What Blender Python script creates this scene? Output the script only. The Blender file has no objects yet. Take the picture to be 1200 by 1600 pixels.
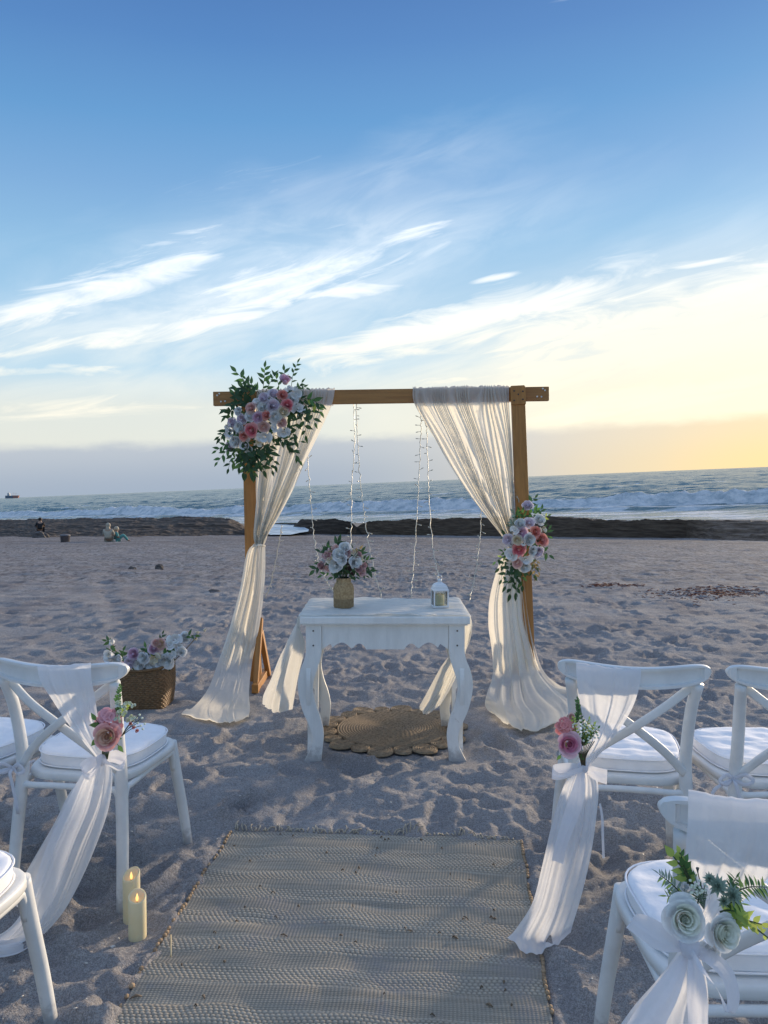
import bpy, bmesh, math, random
import numpy as np
from mathutils import Vector, Matrix
R = math.radians
SC = bpy.context.scene
COL = SC.collection
random.seed(7)

# ------------------------------------------------------------------ camera, sky, sun, exposure
PITCH = R(2.22)
CAM_H = 1.43
cd = bpy.data.cameras.new('camera'); cam = bpy.data.objects.new('camera', cd); COL.objects.link(cam)
cd.sensor_fit = 'HORIZONTAL'; cd.sensor_width = 36; cd.lens = 36; cd.clip_end = 30000; cd.clip_start = 0.05
cam.location = (0, 0, CAM_H); cam.rotation_euler = (R(90) - PITCH, 0, 0)
SC.camera = cam
SUN_AZ, SUN_EL = R(42), R(9)
TILT = 0.041                      # the beach is tilted sideways against the sea horizon

sd = bpy.data.lights.new('sun', 'SUN'); so = bpy.data.objects.new('sun', sd); COL.objects.link(so)
sd.energy = 2.3; sd.angle = R(4.0); sd.color = (1.0, 0.80, 0.56)
sdir = Vector((math.sin(SUN_AZ) * math.cos(SUN_EL), math.cos(SUN_AZ) * math.cos(SUN_EL), math.sin(SUN_EL)))
so.rotation_euler = sdir.to_track_quat('Z', 'Y').to_euler(); so.location = (20, 20, 10)

def s2l(c): return tuple(((v / 255) / 12.92 if v / 255 <= .04045 else ((v / 255 + .055) / 1.055) ** 2.4) for v in c)

class NT:
    """tiny node-graph helper"""
    def __init__(s, tree): s.t = tree; s.n = tree.nodes; s.l = tree.links
    def new(s, typ, **kw):
        n = s.n.new(typ)
        for k, v in kw.items(): setattr(n, k, v)
        return n
    def put(s, sock, v):
        if hasattr(v, 'links') or isinstance(v, bpy.types.NodeSocket): s.l.new(v, sock)
        elif isinstance(v, (tuple, list)) and len(v) == 3 and sock.type == 'RGBA': sock.default_value = (*v, 1)
        else: sock.default_value = v
    def m(s, op, a, b=0.0, c=None, clamp=False):
        n = s.new('ShaderNodeMath', operation=op, use_clamp=clamp)
        s.put(n.inputs[0], a); s.put(n.inputs[1], b)
        if c is not None: s.put(n.inputs[2], c)
        return n.outputs[0]
    def mix(s, f, a, b, blend='MIX'):
        n = s.new('ShaderNodeMixRGB', blend_type=blend)
        s.put(n.inputs[0], f); s.put(n.inputs[1], a); s.put(n.inputs[2], b)
        return n.outputs[0]
    def xyz(s, x, y, z=0.0):
        n = s.new('ShaderNodeCombineXYZ')
        for i, v in enumerate((x, y, z)): s.put(n.inputs[i], v)
        return n.outputs[0]
    def noise(s, vec, scale, detail=4, rough=.5, dist=0.0):
        n = s.new('ShaderNodeTexNoise')
        if vec is not None: s.l.new(vec, n.inputs['Vector'])
        n.inputs['Scale'].default_value = scale; n.inputs['Detail'].default_value = detail
        n.inputs['Roughness'].default_value = rough; n.inputs['Distortion'].default_value = dist
        return n.outputs[0]
    def rng(s, v, a, b, c=0.0, d=1.0, smooth=True):
        n = s.new('ShaderNodeMapRange', interpolation_type='SMOOTHSTEP' if smooth else 'LINEAR')
        for i, q in enumerate((v, a, b, c, d)): s.put(n.inputs[i], q)
        return n.outputs[0]
    def ramp(s, v, stops):
        n = s.new('ShaderNodeValToRGB'); s.put(n.inputs[0], v); cr = n.color_ramp
        while len(cr.elements) < len(stops): cr.elements.new(.5)
        for e, (p, c) in zip(cr.elements, stops): e.position = p; e.color = (*c, 1)
        return n.outputs[0]

w = bpy.data.worlds.new('World'); SC.world = w; w.use_nodes = True
T = NT(w.node_tree)
bg = T.n['Background']
nish = T.new('ShaderNodeTexSky', sky_type='NISHITA'); nish.sun_disc = False
nish.sun_elevation = SUN_EL; nish.sun_rotation = SUN_AZ; nish.ozone_density = 3.0; nish.dust_density = 1.0
tc = T.new('ShaderNodeTexCoord').outputs['Generated']
sx = T.new('ShaderNodeSeparateXYZ'); T.l.new(tc, sx.inputs[0]); dx, dy, dz = sx.outputs
dzt = T.m('SUBTRACT', dz, T.m('MULTIPLY', dx, TILT))
hyp = T.m('MAXIMUM', T.m('SQRT', T.m('ADD', T.m('MULTIPLY', dx, dx), T.m('MULTIPLY', dy, dy))), .001)
te = T.m('DIVIDE', dzt, hyp)                     # tangent of the elevation
az = T.m('ARCTAN2', dx, dy)
SKY_STOPS = [(0.0, s2l((202, 207, 206))), (.08, s2l((218, 220, 213))), (.16, s2l((214, 218, 213))), (.23, s2l((170, 204, 226))), (.33, s2l((153, 193, 222))),
             (.45, s2l((136, 181, 216))), (.57, s2l((115, 162, 207))), (.70, s2l((89, 146, 198))), (.85, s2l((72, 124, 184))), (1.0, s2l((62, 108, 170)))]
base = T.ramp(T.m('DIVIDE', te, .66), SKY_STOPS)
# Nishita sky (strength 0.1) supplies the brightening towards the sun
nis = T.mix(1.0, nish.outputs[0], (.1, .1, .1), 'MULTIPLY')
base = T.mix(.17, base, nis)
# angle from the sun's azimuth
cosd = T.m('ADD', T.m('MULTIPLY', dx, sdir.x), T.m('MULTIPLY', dy, sdir.y))
cosd = T.m('DIVIDE', cosd, T.m('MULTIPLY', hyp, math.cos(SUN_EL)))
glow = T.rng(cosd, .66, 1.08, 0, 1)
glow_el = T.rng(te, .33, .05, 0, 1)
g1 = T.m('MULTIPLY', glow, glow_el)
base = T.mix(T.m('MULTIPLY', g1, .80), base, (1.0, .84, .57))
# cirrus: separate wind-blown streaks, each with its own bearing, height, length and slant
wv_ = T.new('ShaderNodeTexNoise'); T.l.new(T.xyz(T.m('MULTIPLY', az, 4.0), T.m('MULTIPLY', te, 4.0), 2.0), wv_.inputs['Vector'])
wv_.inputs['Scale'].default_value = 1.6; wv_.inputs['Detail'].default_value = 2
warp = T.m('SUBTRACT', wv_.outputs[0], .5)
def envelope(px, py, L, W, ang, k):
    hz = 778 - .041 * px
    u = (px - 600) / 1200; v = (hz - py) / 1200
    a0, t0 = math.atan(u), v / math.hypot(1, u)
    c, s_ = math.cos(R(ang)), math.sin(R(ang))
    da = T.m('SUBTRACT', az, a0); dt = T.m('SUBTRACT', te, t0)
    al = T.m('MULTIPLY_ADD', da, c * 1200 / L, T.m('MULTIPLY', dt, s_ * 1200 / L))
    ac = T.m('MULTIPLY_ADD', dt, c * 1200 / W, T.m('MULTIPLY', da, -s_ * 1200 / W))
    ac = T.m('MULTIPLY_ADD', warp, 1.7, ac)
    e = T.m('MULTIPLY_ADD', ac, ac, T.m('POWER', T.m('ABSOLUTE', al), 2.4))
    return T.m('MULTIPLY', T.m('EXPONENT', T.m('MULTIPLY', e, -1.0)), k)
def group(ang, fine, seed, streaks):
    env = None
    for st in streaks:
        q = envelope(*st); env = q if env is None else T.m('MAXIMUM', env, q)
    c, s_ = math.cos(R(ang)), math.sin(R(ang))
    al = T.m('MULTIPLY_ADD', az, c, T.m('MULTIPLY', te, s_)); ac = T.m('MULTIPLY_ADD', te, c, T.m('MULTIPLY', az, -s_))
    n = T.noise(T.xyz(T.m('MULTIPLY', al, 5.0), T.m('MULTIPLY', ac, fine), seed), 1.5, 5, .62, .9)
    d = T.rng(n, T.m('MULTIPLY_ADD', env, -.52, .58), T.m('MULTIPLY_ADD', env, -.40, .97))
    return T.m('MULTIPLY', d, T.rng(env, 0.02, .5))
cover = T.m('MAXIMUM',
    group(15, 24.0, 4.7, [(150, 450, 235, 38, 19, .86), (430, 455, 310, 38, 15, .86), (300, 506, 180, 16, 8, .85), (520, 458, 130, 16, 6, .8), (620, 385, 110, 24, 20, .72),
                          (440, 300, 330, 60, 14, .22), (570, 360, 240, 40, 18, .30), (250, 520, 150, 18, 10, .75), (60, 540, 120, 22, 10, .55)]),
    group(7, 24.0, 8.3, [(690, 512, 260, 38, 10, 1.0), (778, 438, 46, 6, 7, .9), (1010, 520, 330, 74, 11, .95), (1130, 414, 100, 9, -3, .75), (60, 583, 150, 14, 1, .75), (930, 2, 70, 8, 4, .6),
                         (760, 585, 300, 18, 6, .6), (1050, 620, 300, 30, 5, .8), (1120, 470, 200, 30, 14, .9), (120, 640, 260, 26, 2, .5), (880, 460, 200, 40, 14, .45)]))
# thin high veil; thickened overhead, out of view, to add fill light
pl = T.xyz(T.m('DIVIDE', dx, T.m('ADD', T.m('ABSOLUTE', dz), .25)), T.m('DIVIDE', dy, T.m('ADD', T.m('ABSOLUTE', dz), .25)), 4.0)
veil = T.m('MULTIPLY', T.rng(T.noise(pl, 1.1, 3, .55, .4), .30, .85, .6, 1.0), T.rng(te, .62, 1.45, .03, .80))
def soft(px, py, L, W, ang, k): return T.m('MULTIPLY', envelope(px, py, L, W, ang, k), T.rng(warp_f, .30, .72, .35, 1.0))
warp_f = T.noise(T.xyz(T.m('MULTIPLY', T.m('MULTIPLY_ADD', te, .26, az), 5.0), T.m('MULTIPLY', T.m('MULTIPLY_ADD', az, -.27, te), 17.0), 5.5), 1.2, 5, .6, .7)
for q in ((330, 470, 470, 95, 14, .70), (560, 330, 260, 70, 20, .30), (1080, 500, 330, 110, 13, .45), (780, 560, 420, 60, 7, .55), (150, 600, 320, 40, 3, .45)): veil = T.m('MAXIMUM', veil, soft(*q))
cover = T.m('MAXIMUM', cover, veil)
ccol = T.mix(T.rng(te, .30, .10), T.mix(T.rng(te, .5, .9), (.88, .92, .95), (.70, .82, 1.0)), (.93, .87, .72))  # cloud colour turns bluer overhead, out of view, to cool the added fill
ccol = T.mix(T.m('MULTIPLY', g1, .9), ccol, (1.06, .91, .63))
sky = T.mix(T.m('MULTIPLY', cover, .88), base, ccol)
# grey cloud bank on the horizon
edge = T.noise(T.xyz(T.m('MULTIPLY', az, 9.0), T.m('MULTIPLY', te, 26.0), 0.0), 1.4, 5, .6)
top = T.m('ADD', .062, T.m('MULTIPLY', T.m('SUBTRACT', edge, .5), .022))
bank = T.rng(te, T.m('ADD', top, .006), T.m('SUBTRACT', top, .012))
glow2 = T.rng(cosd, .64, 1.02, 0, 1)
bcol = T.ramp(glow2, [(0.0, s2l((141, 156, 176))), (.22, s2l((158, 168, 180))), (.58, s2l((190, 187, 182))), (.84, s2l((222, 202, 165))), (1.0, s2l((252, 214, 138)))])
bcol = T.mix(T.rng(te, .066, .0), T.mix(.35, bcol, (.62, .62, .62)), bcol)
sky = T.mix(T.m('MULTIPLY', bank, .86), sky, bcol)
# below the horizon: the dim reflection of ground and sea
sky = T.mix(T.rng(te, -.002, -.05), sky, (.16, .16, .17))
T.l.new(sky, bg.inputs[0]); bg.inputs[1].default_value = 0.60

vs = SC.view_settings; vs.view_transform = 'Standard'; vs.look = 'None'; vs.gamma = 1; vs.exposure = 1.08
vs.use_curve_mapping = False
SC.cycles.max_bounces = 8; SC.cycles.transparent_max_bounces = 24; SC.cycles.use_denoising = True
SC.cycles.transmission_bounces = 8

# ------------------------------------------------------------------ helpers
CP, SP = math.cos(PITCH), math.sin(PITCH)
def ray(px, py):
    u, v = (px - 600) / 1200, (800 - py) / 1200
    return Vector((u, CP + v * SP, -SP + v * CP))
def P(px, py, Y):                 # a photo point at distance Y
    d = ray(px, py); k = Y / d.y
    return Vector((d.x * k, Y, CAM_H + d.z * k))
def G(px, py, z=0.0):             # a photo point at height z
    d = ray(px, py); k = (z - CAM_H) / d.z
    return Vector((d.x * k, d.y * k, z))

_rs = np.random.RandomState(3)
_perm = _rs.permutation(4096); _ga = _rs.rand(4096) * 2 * np.pi
def pn(x, y, seed=0):
    x = np.asarray(x, float) + seed * 17.31; y = np.asarray(y, float) + seed * 9.73
    xi = np.floor(x).astype(int); yi = np.floor(y).astype(int); xf = x - xi; yf = y - yi
    u = xf * xf * xf * (xf * (xf * 6 - 15) + 10); v = yf * yf * yf * (yf * (yf * 6 - 15) + 10)
    def g(ix, iy, fx, fy):
        a = _ga[_perm[(_perm[ix % 4096] + iy) % 4096]]
        return np.cos(a) * fx + np.sin(a) * fy
    return ((g(xi, yi, xf, yf) * (1 - u) + g(xi + 1, yi, xf - 1, yf) * u) * (1 - v) + (g(xi, yi + 1, xf, yf - 1) * (1 - u) + g(xi + 1, yi + 1, xf - 1, yf - 1) * u) * v) * 1.5
def fbm(x, y, seed=0, o=4, g=.5):
    t = 0; a = 1; f = 1
    for i in range(o): t = t + a * pn(x * f, y * f, seed + i * 3); a *= g; f *= 2.03
    return t

def mesh(name, V, F, mat=None, smooth=True):
    me = bpy.data.meshes.new(name)
    if isinstance(V, np.ndarray) and isinstance(F, np.ndarray):
        me.vertices.add(len(V)); me.vertices.foreach_set('co', V.astype(np.float32).ravel())
        k = F.shape[1]
        me.loops.add(F.size); me.loops.foreach_set('vertex_index', F.astype(np.int32).ravel())
        me.polygons.add(len(F)); me.polygons.foreach_set('loop_start', np.arange(0, F.size, k, dtype=np.int32))
        me.polygons.foreach_set('loop_total', np.full(len(F), k, dtype=np.int32)); me.update(calc_edges=True)
    else:
        me.from_pydata([tuple(v) for v in V], [], [tuple(f) for f in F]); me.update()
    if smooth: me.polygons.foreach_set('use_smooth', [True] * len(me.polygons))
    if mat is not None:
        for q in (mat if isinstance(mat, (list, tuple)) else [mat]): me.materials.append(q)
    return me
def gridF(nv, nu, wrapu=False):
    j, i = np.meshgrid(np.arange(nv - 1), np.arange(nu if wrapu else nu - 1), indexing='ij')
    i2 = (i + 1) % nu
    return np.stack([j * nu + i, j * nu + i2, (j + 1) * nu + i2, (j + 1) * nu + i], -1).reshape(-1, 4)
def link(name, me, parent=None, M=None):
    o = bpy.data.objects.new(name, me); COL.objects.link(o)
    if parent is not None: o.parent = parent
    if M is not None: o.matrix_basis = M
    return o
def tag(o, label=None, cat=None, group=None, kind=None):
    if label: o['label'] = label
    if cat: o['category'] = cat
    if group: o['group'] = group
    if kind: o['kind'] = kind
    return o
def thing(name, loc, label, cat, group=None, rz=0.0):
    o = bpy.data.objects.new(name, None); COL.objects.link(o); o.location = loc; o.rotation_euler = (0, 0, rz)
    o.empty_display_size = .05
    return tag(o, label, cat, group)
def part(name, V, F, mat, root, world=False, smooth=True):
    if world:
        off = np.array(root.location); V = np.asarray([tuple(v) for v in V], float) - off
        V = [tuple(v) for v in V]
    return link(name, mesh(name, V, F, mat, smooth), root)
def solo(name, V, F, mat, label, cat, group=None, kind=None, smooth=True):
    V = np.asarray([tuple(v) for v in V], float); c = np.array([V[:, 0].mean(), V[:, 1].mean(), V[:, 2].min()])
    o = link(name, mesh(name, [tuple(v) for v in V - c], F, mat, smooth)); o.location = c
    return tag(o, label, cat, group, kind)

class MB:
    def __init__(s): s.V = []; s.F = []
    def add(s, V, F):
        o = len(s.V); s.V += [tuple(v) for v in V]; s.F += [tuple(int(i) + o for i in f) for f in F]; return s
def box(x0, x1, y0, y1, z0, z1, bev=0.004):
    bm = bmesh.new(); bmesh.ops.create_cube(bm, size=1)
    for v in bm.verts: v.co = Vector(((x0 + x1) / 2 + v.co.x * (x1 - x0), (y0 + y1) / 2 + v.co.y * (y1 - y0), (z0 + z1) / 2 + v.co.z * (z1 - z0)))
    if bev: bmesh.ops.bevel(bm, geom=bm.edges[:], offset=bev, segments=2, affect='EDGES', profile=.6)
    bm.verts.index_update()
    V = [v.co.copy() for v in bm.verts]; F = [[v.index for v in f.verts] for f in bm.faces]; bm.free(); return V, F
def xf(VF, M): return [M @ Vector(v) for v in VF[0]], VF[1]
def cr(pts, n):
    pts = np.asarray(pts, float); k = len(pts)
    if k == 2: t = np.linspace(0, 1, n).reshape((-1,) + (1,) * (pts.ndim - 1)); return pts[0] * (1 - t) + pts[1] * t
    p = np.concatenate([[2 * pts[0] - pts[1]], pts, [2 * pts[-1] - pts[-2]]])
    u = np.linspace(0, k - 1, n); i = np.minimum(u.astype(int), k - 2); t = (u - i).reshape((-1,) + (1,) * (pts.ndim - 1))
    a, b, c, d = p[i], p[i + 1], p[i + 2], p[i + 3]
    return .5 * (2 * b + (c - a) * t + (2 * a - 5 * b + 4 * c - d) * t ** 2 + (3 * b - a - 3 * c + d) * t ** 3)
def tube(path, rad, seg=8, sec=None, up=None, n=None, caps=True):
    """swept round or oval bar; rad may be a list; sec=(a,b) scales width along side and along the second axis"""
    pts = cr(path, n) if n else np.asarray([tuple(p) for p in path], float)
    k = len(pts)
    rr = np.interp(np.linspace(0, 1, k), np.linspace(0, 1, len(rad)), rad) if isinstance(rad, (list, tuple)) else np.full(k, rad)
    T_ = np.gradient(pts, axis=0); T_ /= np.linalg.norm(T_, axis=1)[:, None] + 1e-12
    V = []; ref = np.array(up if up is not None else ((0, 0, 1) if abs(T_[0][2]) < .9 else (0, 1, 0)), float); side = None
    for i in range(k):
        if up is not None or side is None:
            s_ = np.cross(T_[i], ref)
        else:
            s_ = side - T_[i] * np.dot(side, T_[i])
        side = s_ / (np.linalg.norm(s_) + 1e-12); b = np.cross(side, T_[i])
        for q in range(seg):
            a = 2 * math.pi * q / seg; ca, sa = math.cos(a), math.sin(a)
            if sec:
                ca = math.copysign(abs(ca) ** .55, ca) * sec[0]; sa = math.copysign(abs(sa) ** .55, sa) * sec[1]
            V.append(pts[i] + rr[i] * (side * ca + b * sa))
    F = [tuple(f) for f in gridF(k, seg, True)]
    if caps: F.append(tuple(range(seg - 1, -1, -1))); F.append(tuple((k - 1) * seg + q for q in range(seg)))
    return V, F
def lathe(prof, seg=24, cap=True):
    V = [(r * math.cos(2 * math.pi * i / seg), r * math.sin(2 * math.pi * i / seg), z) for r, z in prof for i in range(seg)]
    F = [tuple(f) for f in gridF(len(prof), seg, True)]
    if cap: F += [tuple(range(seg - 1, -1, -1)), tuple((len(prof) - 1) * seg + i for i in range(seg))]
    return V, F
def extrude(outline, d0, d1, axis='y'):
    """outline of (a, z) pairs, extruded along y (a = x) or along x (a = y)"""
    n = len(outline)
    def q(a, z, d): return (a, d, z) if axis == 'y' else (d, a, z)
    V = [q(a, z, d0) for a, z in outline] + [q(a, z, d1) for a, z in outline]
    F = [tuple(range(n)), tuple(range(2 * n - 1, n - 1, -1))] + [(i, i + n, (i + 1) % n + n, (i + 1) % n) for i in range(n)]
    return V, F
def sheet(rows, nu, nv, nf, seed=0, warp=.5, edge=0.0):
    """cloth: rows = (points across, fold vector); folds run down through all rows"""
    A = np.stack([cr([tuple(p) for p in r[0]], nu) for r in rows]); D = np.array([tuple(r[1]) for r in rows], float)
    A = cr(A, nv); D = cr(D, nv)
    s = np.linspace(0, 1, nu); t = np.linspace(0, 1, nv)
    S, Tt = np.meshgrid(s, t)
    ph = 2 * np.pi * nf * (S + warp * .12 * pn(S * 5, Tt * 1.2, seed)) + 1.1 * pn(S * 3, Tt * 2.2, seed + 5)
    f = np.sin(ph) + .45 * np.sin(2.31 * ph + 1.3 + 1.5 * Tt) + .8 * pn(S * nf * .6, Tt * 2.5, seed + 9)
    f = f * (1 + .55 * pn(S * nf * .35 + 7, Tt * 1.0, seed + 13))
    V = A + D[:, None, :] * f[..., None] * .6
    return V.reshape(-1, 3), gridF(nv, nu)

# ------------------------------------------------------------------ materials
def newmat(name):
    m = bpy.data.materials.new(name); m.use_nodes = True; t = NT(m.node_tree); return m, t, t.n['Principled BSDF']
def paint(name, col, rough=.5, var=.12, scale=8, bump=0.0, bscale=60, spec=.4, stretch=None, dust=False):
    m, t, b = newmat(name)
    co = t.new('ShaderNodeTexCoord').outputs['Object']
    if stretch:
        mp = t.new('ShaderNodeMapping'); t.l.new(co, mp.inputs[0]); mp.inputs['Scale'].default_value = stretch; co = mp.outputs[0]
    n = t.noise(co, scale, 5, .6)
    c = t.mix(t.rng(n, .3, .7), tuple(c * (1 - var) for c in col), tuple(min(1, c * (1 + var)) for c in col))
    if dust:      # dried sand stuck to the feet, faint scuffs higher up
        raw = t.new('ShaderNodeTexCoord').outputs['Object']; sz = t.new('ShaderNodeSeparateXYZ'); t.l.new(raw, sz.inputs[0])
        dn = t.noise(raw, 38, 5, .7)
        h_ = t.m('ADD', sz.outputs[2], t.m('MULTIPLY', t.m('SUBTRACT', dn, .5), -.16))
        c = t.mix(t.m('MULTIPLY', t.rng(h_, .085, .01), .75), c, (.36, .34, .33))
        c = t.mix(t.m('MULTIPLY', t.rng(t.noise(raw, 21, 6, .75), .64, .72), .35), c, (.40, .37, .33))
    t.l.new(c, b.inputs['Base Color'])
    b.inputs['Roughness'].default_value = rough; b.inputs['Specular IOR Level'].default_value = spec
    if bump:
        bn = t.new('ShaderNodeBump'); bn.inputs['Strength'].default_value = bump; bn.inputs['Distance'].default_value = .004
        t.l.new(t.noise(co, bscale, 4), bn.inputs['Height']); t.l.new(bn.outputs[0], b.inputs['Normal'])
    return m
def cloth(name, col, sheer=.15, trans=.45, weave=900, tcol=None):
    m, t, b = newmat(name); out = t.n['Material Output']
    co = t.new('ShaderNodeTexCoord').outputs['Object']
    n = t.noise(co, 14, 5, .6); c = t.mix(t.rng(n, .3, .7), tuple(v * .95 for v in col), col)
    bn = t.new('ShaderNodeBump'); bn.inputs['Strength'].default_value = .35; bn.inputs['Distance'].default_value = .006
    t.l.new(t.noise(co, 45, 5, .65), bn.inputs['Height'])
    d = t.new('ShaderNodeBsdfDiffuse'); t.l.new(c, d.inputs[0]); t.l.new(bn.outputs[0], d.inputs['Normal'])
    tr = t.new('ShaderNodeBsdfTranslucent'); t.put(tr.inputs[0], tcol or col); t.l.new(bn.outputs[0], tr.inputs['Normal'])
    mx = t.new('ShaderNodeMixShader'); mx.inputs[0].default_value = trans; t.l.new(d.outputs[0], mx.inputs[1]); t.l.new(tr.outputs[0], mx.inputs[2])
    tp = t.new('ShaderNodeBsdfTransparent')
    m2 = t.new('ShaderNodeMixShader'); t.l.new(t.m('ADD', sheer * .6, t.m('MULTIPLY', t.noise(co, 22, 3), sheer * .8)), m2.inputs[0])
    t.l.new(mx.outputs[0], m2.inputs[1]); t.l.new(tp.outputs[0], m2.inputs[2]); t.l.new(m2.outputs[0], out.inputs[0])
    return m
def petalmat(name, col, trans=.18):
    m, t, b = newmat(name); out = t.n['Material Output']
    co = t.new('ShaderNodeTexCoord').outputs['Object']
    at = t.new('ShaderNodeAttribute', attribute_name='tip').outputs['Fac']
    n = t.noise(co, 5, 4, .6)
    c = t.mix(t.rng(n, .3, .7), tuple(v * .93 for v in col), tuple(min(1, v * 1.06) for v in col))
    c = t.mix(t.rng(at, .25, .95), tuple(v ** 1.25 * .86 for v in col), c)  # darker petal base: pigment plus shade of the crevices put into the colour
    t.l.new(c, b.inputs['Base Color']); b.inputs['Roughness'].default_value = .6; b.inputs['Specular IOR Level'].default_value = .25
    tr = t.new('ShaderNodeBsdfTranslucent'); t.l.new(c, tr.inputs[0])
    mx = t.new('ShaderNodeMixShader'); mx.inputs[0].default_value = trans
    t.l.new(b.outputs[0], mx.inputs[1]); t.l.new(tr.outputs[0], mx.inputs[2]); t.l.new(mx.outputs[0], out.inputs[0])
    return m
def leafmat(name, col, back=None, trans=.3):
    m, t, b = newmat(name); out = t.n['Material Output']
    oi = t.new('ShaderNodeObjectInfo').outputs['Random']
    c = t.mix(oi, tuple(v * .72 for v in col), tuple(min(1, v * 1.35) for v in col))
    t.l.new(c, b.inputs['Base Color']); b.inputs['Roughness'].default_value = .42
    tr = t.new('ShaderNodeBsdfTranslucent'); t.l.new(t.mix(.5, c, tuple(min(1, v * 2.4) for v in col)), tr.inputs[0])
    mx = t.new('ShaderNodeMixShader'); mx.inputs[0].default_value = trans
    t.l.new(b.outputs[0], mx.inputs[1]); t.l.new(tr.outputs[0], mx.inputs[2]); t.l.new(mx.outputs[0], out.inputs[0])
    return m
def woodmat(name, c1, c2, axis='z'):
    m, t, b = newmat(name)
    co = t.new('ShaderNodeTexCoord').outputs['Object']
    mp = t.new('ShaderNodeMapping'); t.l.new(co, mp.inputs[0]); mp.inputs['Scale'].default_value = (22, 22, 1.1) if axis == 'z' else (1.1, 22, 22)
    n = t.noise(mp.outputs[0], 2.2, 6, .6, 1.2); n2 = t.noise(mp.outputs[0], 9, 4, .6)
    f = t.m('ADD', t.m('MULTIPLY', t.rng(n, .3, .7), .7), t.m('MULTIPLY', n2, .3))
    c = t.mix(f, c1, c2)
    vk = t.new('ShaderNodeTexVoronoi'); vk.inputs['Scale'].default_value = 1.0
    mk = t.new('ShaderNodeMapping'); t.l.new(co, mk.inputs[0]); mk.inputs['Scale'].default_value = (9, 9, 4) if axis == 'z' else (4, 9, 9)
    t.l.new(mk.outputs[0], vk.inputs['Vector'])
    c = t.mix(t.rng(vk.outputs[0], .13, .06), c, tuple(v * .3 for v in c1))
    t.l.new(c, b.inputs['Base Color']); b.inputs['Roughness'].default_value = .5
    bn = t.new('ShaderNodeBump'); bn.inputs['Strength'].default_value = .25; bn.inputs['Distance'].default_value = .002
    t.l.new(f, bn.inputs['Height']); t.l.new(bn.outputs[0], b.inputs['Normal'])
    return m

M_chair = paint('chair paint', (.73, .74, .735), .45, .07, 9, .12, 30, dust=True)
M_cush = paint('cushion cotton', (.89, .89, .91), .85, .03, 20, .25, 70, .15)
M_tablep = paint('table paint', (.80, .80, .775), .5, .07, 5, .2, 40, stretch=(3, 3, .7), dust=True)
M_drape = cloth('voile', (.90, .885, .85), .12, .58, tcol=(.9, .86, .76))
M_sash = cloth('organza', (.88, .89, .92), .11, .48)
M_ribbon = cloth('ribbon', (.86, .87, .92), .05, .4)
M_runner = cloth('runner gauze', (.84, .84, .82), .06, .42, tcol=(.9, .86, .76))
M_beam = woodmat('varnished pine', (.30, .13, .033), (.46, .22, .062), 'x')
M_post = woodmat('varnished pine post', (.32, .135, .03), (.50, .23, .058), 'z')
M_screw = paint('screw steel', (.07, .06, .05), .4); M_steel = paint('bright hole', (.75, .72, .65), .5)
M_leafD = leafmat('dark leaf', (.034, .085, .03)); M_leafM = leafmat('green leaf', (.075, .17, .045)); M_leafL = leafmat('lime leaf', (.36, .46, .10))
M_leafG = leafmat('dusty leaf', (.27, .35, .28)); M_leafB = leafmat('dried leaf', (.22, .17, .08)); M_stem = paint('stem', (.06, .085, .035), .6)
M_leafX = leafmat('burgundy leaf', (.03, .012, .014)); M_stemT = paint('tan stem', (.25, .17, .09), .7)
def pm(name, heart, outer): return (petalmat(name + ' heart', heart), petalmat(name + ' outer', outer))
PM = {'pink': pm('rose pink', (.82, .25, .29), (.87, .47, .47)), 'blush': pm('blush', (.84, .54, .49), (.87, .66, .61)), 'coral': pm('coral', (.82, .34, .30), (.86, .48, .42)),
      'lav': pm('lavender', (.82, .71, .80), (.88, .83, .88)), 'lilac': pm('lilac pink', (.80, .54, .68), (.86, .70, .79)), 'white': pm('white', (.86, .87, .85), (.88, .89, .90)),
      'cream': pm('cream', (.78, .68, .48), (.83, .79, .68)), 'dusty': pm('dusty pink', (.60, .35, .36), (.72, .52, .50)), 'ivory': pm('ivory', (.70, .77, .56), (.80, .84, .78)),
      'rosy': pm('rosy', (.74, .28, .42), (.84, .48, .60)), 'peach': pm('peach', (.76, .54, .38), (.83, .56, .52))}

# ------------------------------------------------------------------ beach, rocks, sea
RUG_TL, RUG_TR, RUG_BL = G(366, 1297), G(812, 1313), G(172, 1600)
e1 = (RUG_TR - RUG_TL); RUG_W = e1.length; e1.normalize(); e2 = (RUG_BL - RUG_TL).normalized(); RUG_L = 1.55
MATC = G(612, 1141); MAT_R = .41
def lines(lo, hi, c, s0, g):
    a = [c]
    while a[-1] < hi: a.append(a[-1] + s0(a[-1]))
    b = [c]
    while b[-1] > lo: b.append(b[-1] - s0(b[-1]))
    return np.array(b[:0:-1] + a)
XS = lines(-46, 46, 0, lambda x: .0125 + .026 * max(0, abs(x) - 1.7), 0)
YS = lines(.5, 75, 1.6, lambda y: .0115 + .0058 * max(0, y - 1.6), 0)
def beach_z(y):
    y = np.asarray(y, float); t = np.clip((y - 7) / 4, 0, None)
    return np.where(y < 7, 0, np.where(y < 11, -.0515 * 2 * t * t, -.0515 * (y - 9)))
X, Y = np.meshgrid(XS, YS)
near = np.clip((16 - Y) / 10, 0, 1)
Z = .020 * fbm(X * .8, Y * .8, 1, 3) + .010 * fbm(X * 3.3, Y * 4.2, 4, 4, .6)
rd = 1 - np.abs(fbm(X * 4.2, Y * 5.2, 11, 3)); Z += .012 * (rd - .6) * np.clip((22 - Y) / 14, .25, 1)
rd2 = 1 - np.abs(fbm(X * 8.5 + 5, Y * 12, 71, 3)); Z += .008 * (rd2 - .6) * np.clip((16 - Y) / 10, .2, 1)
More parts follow.
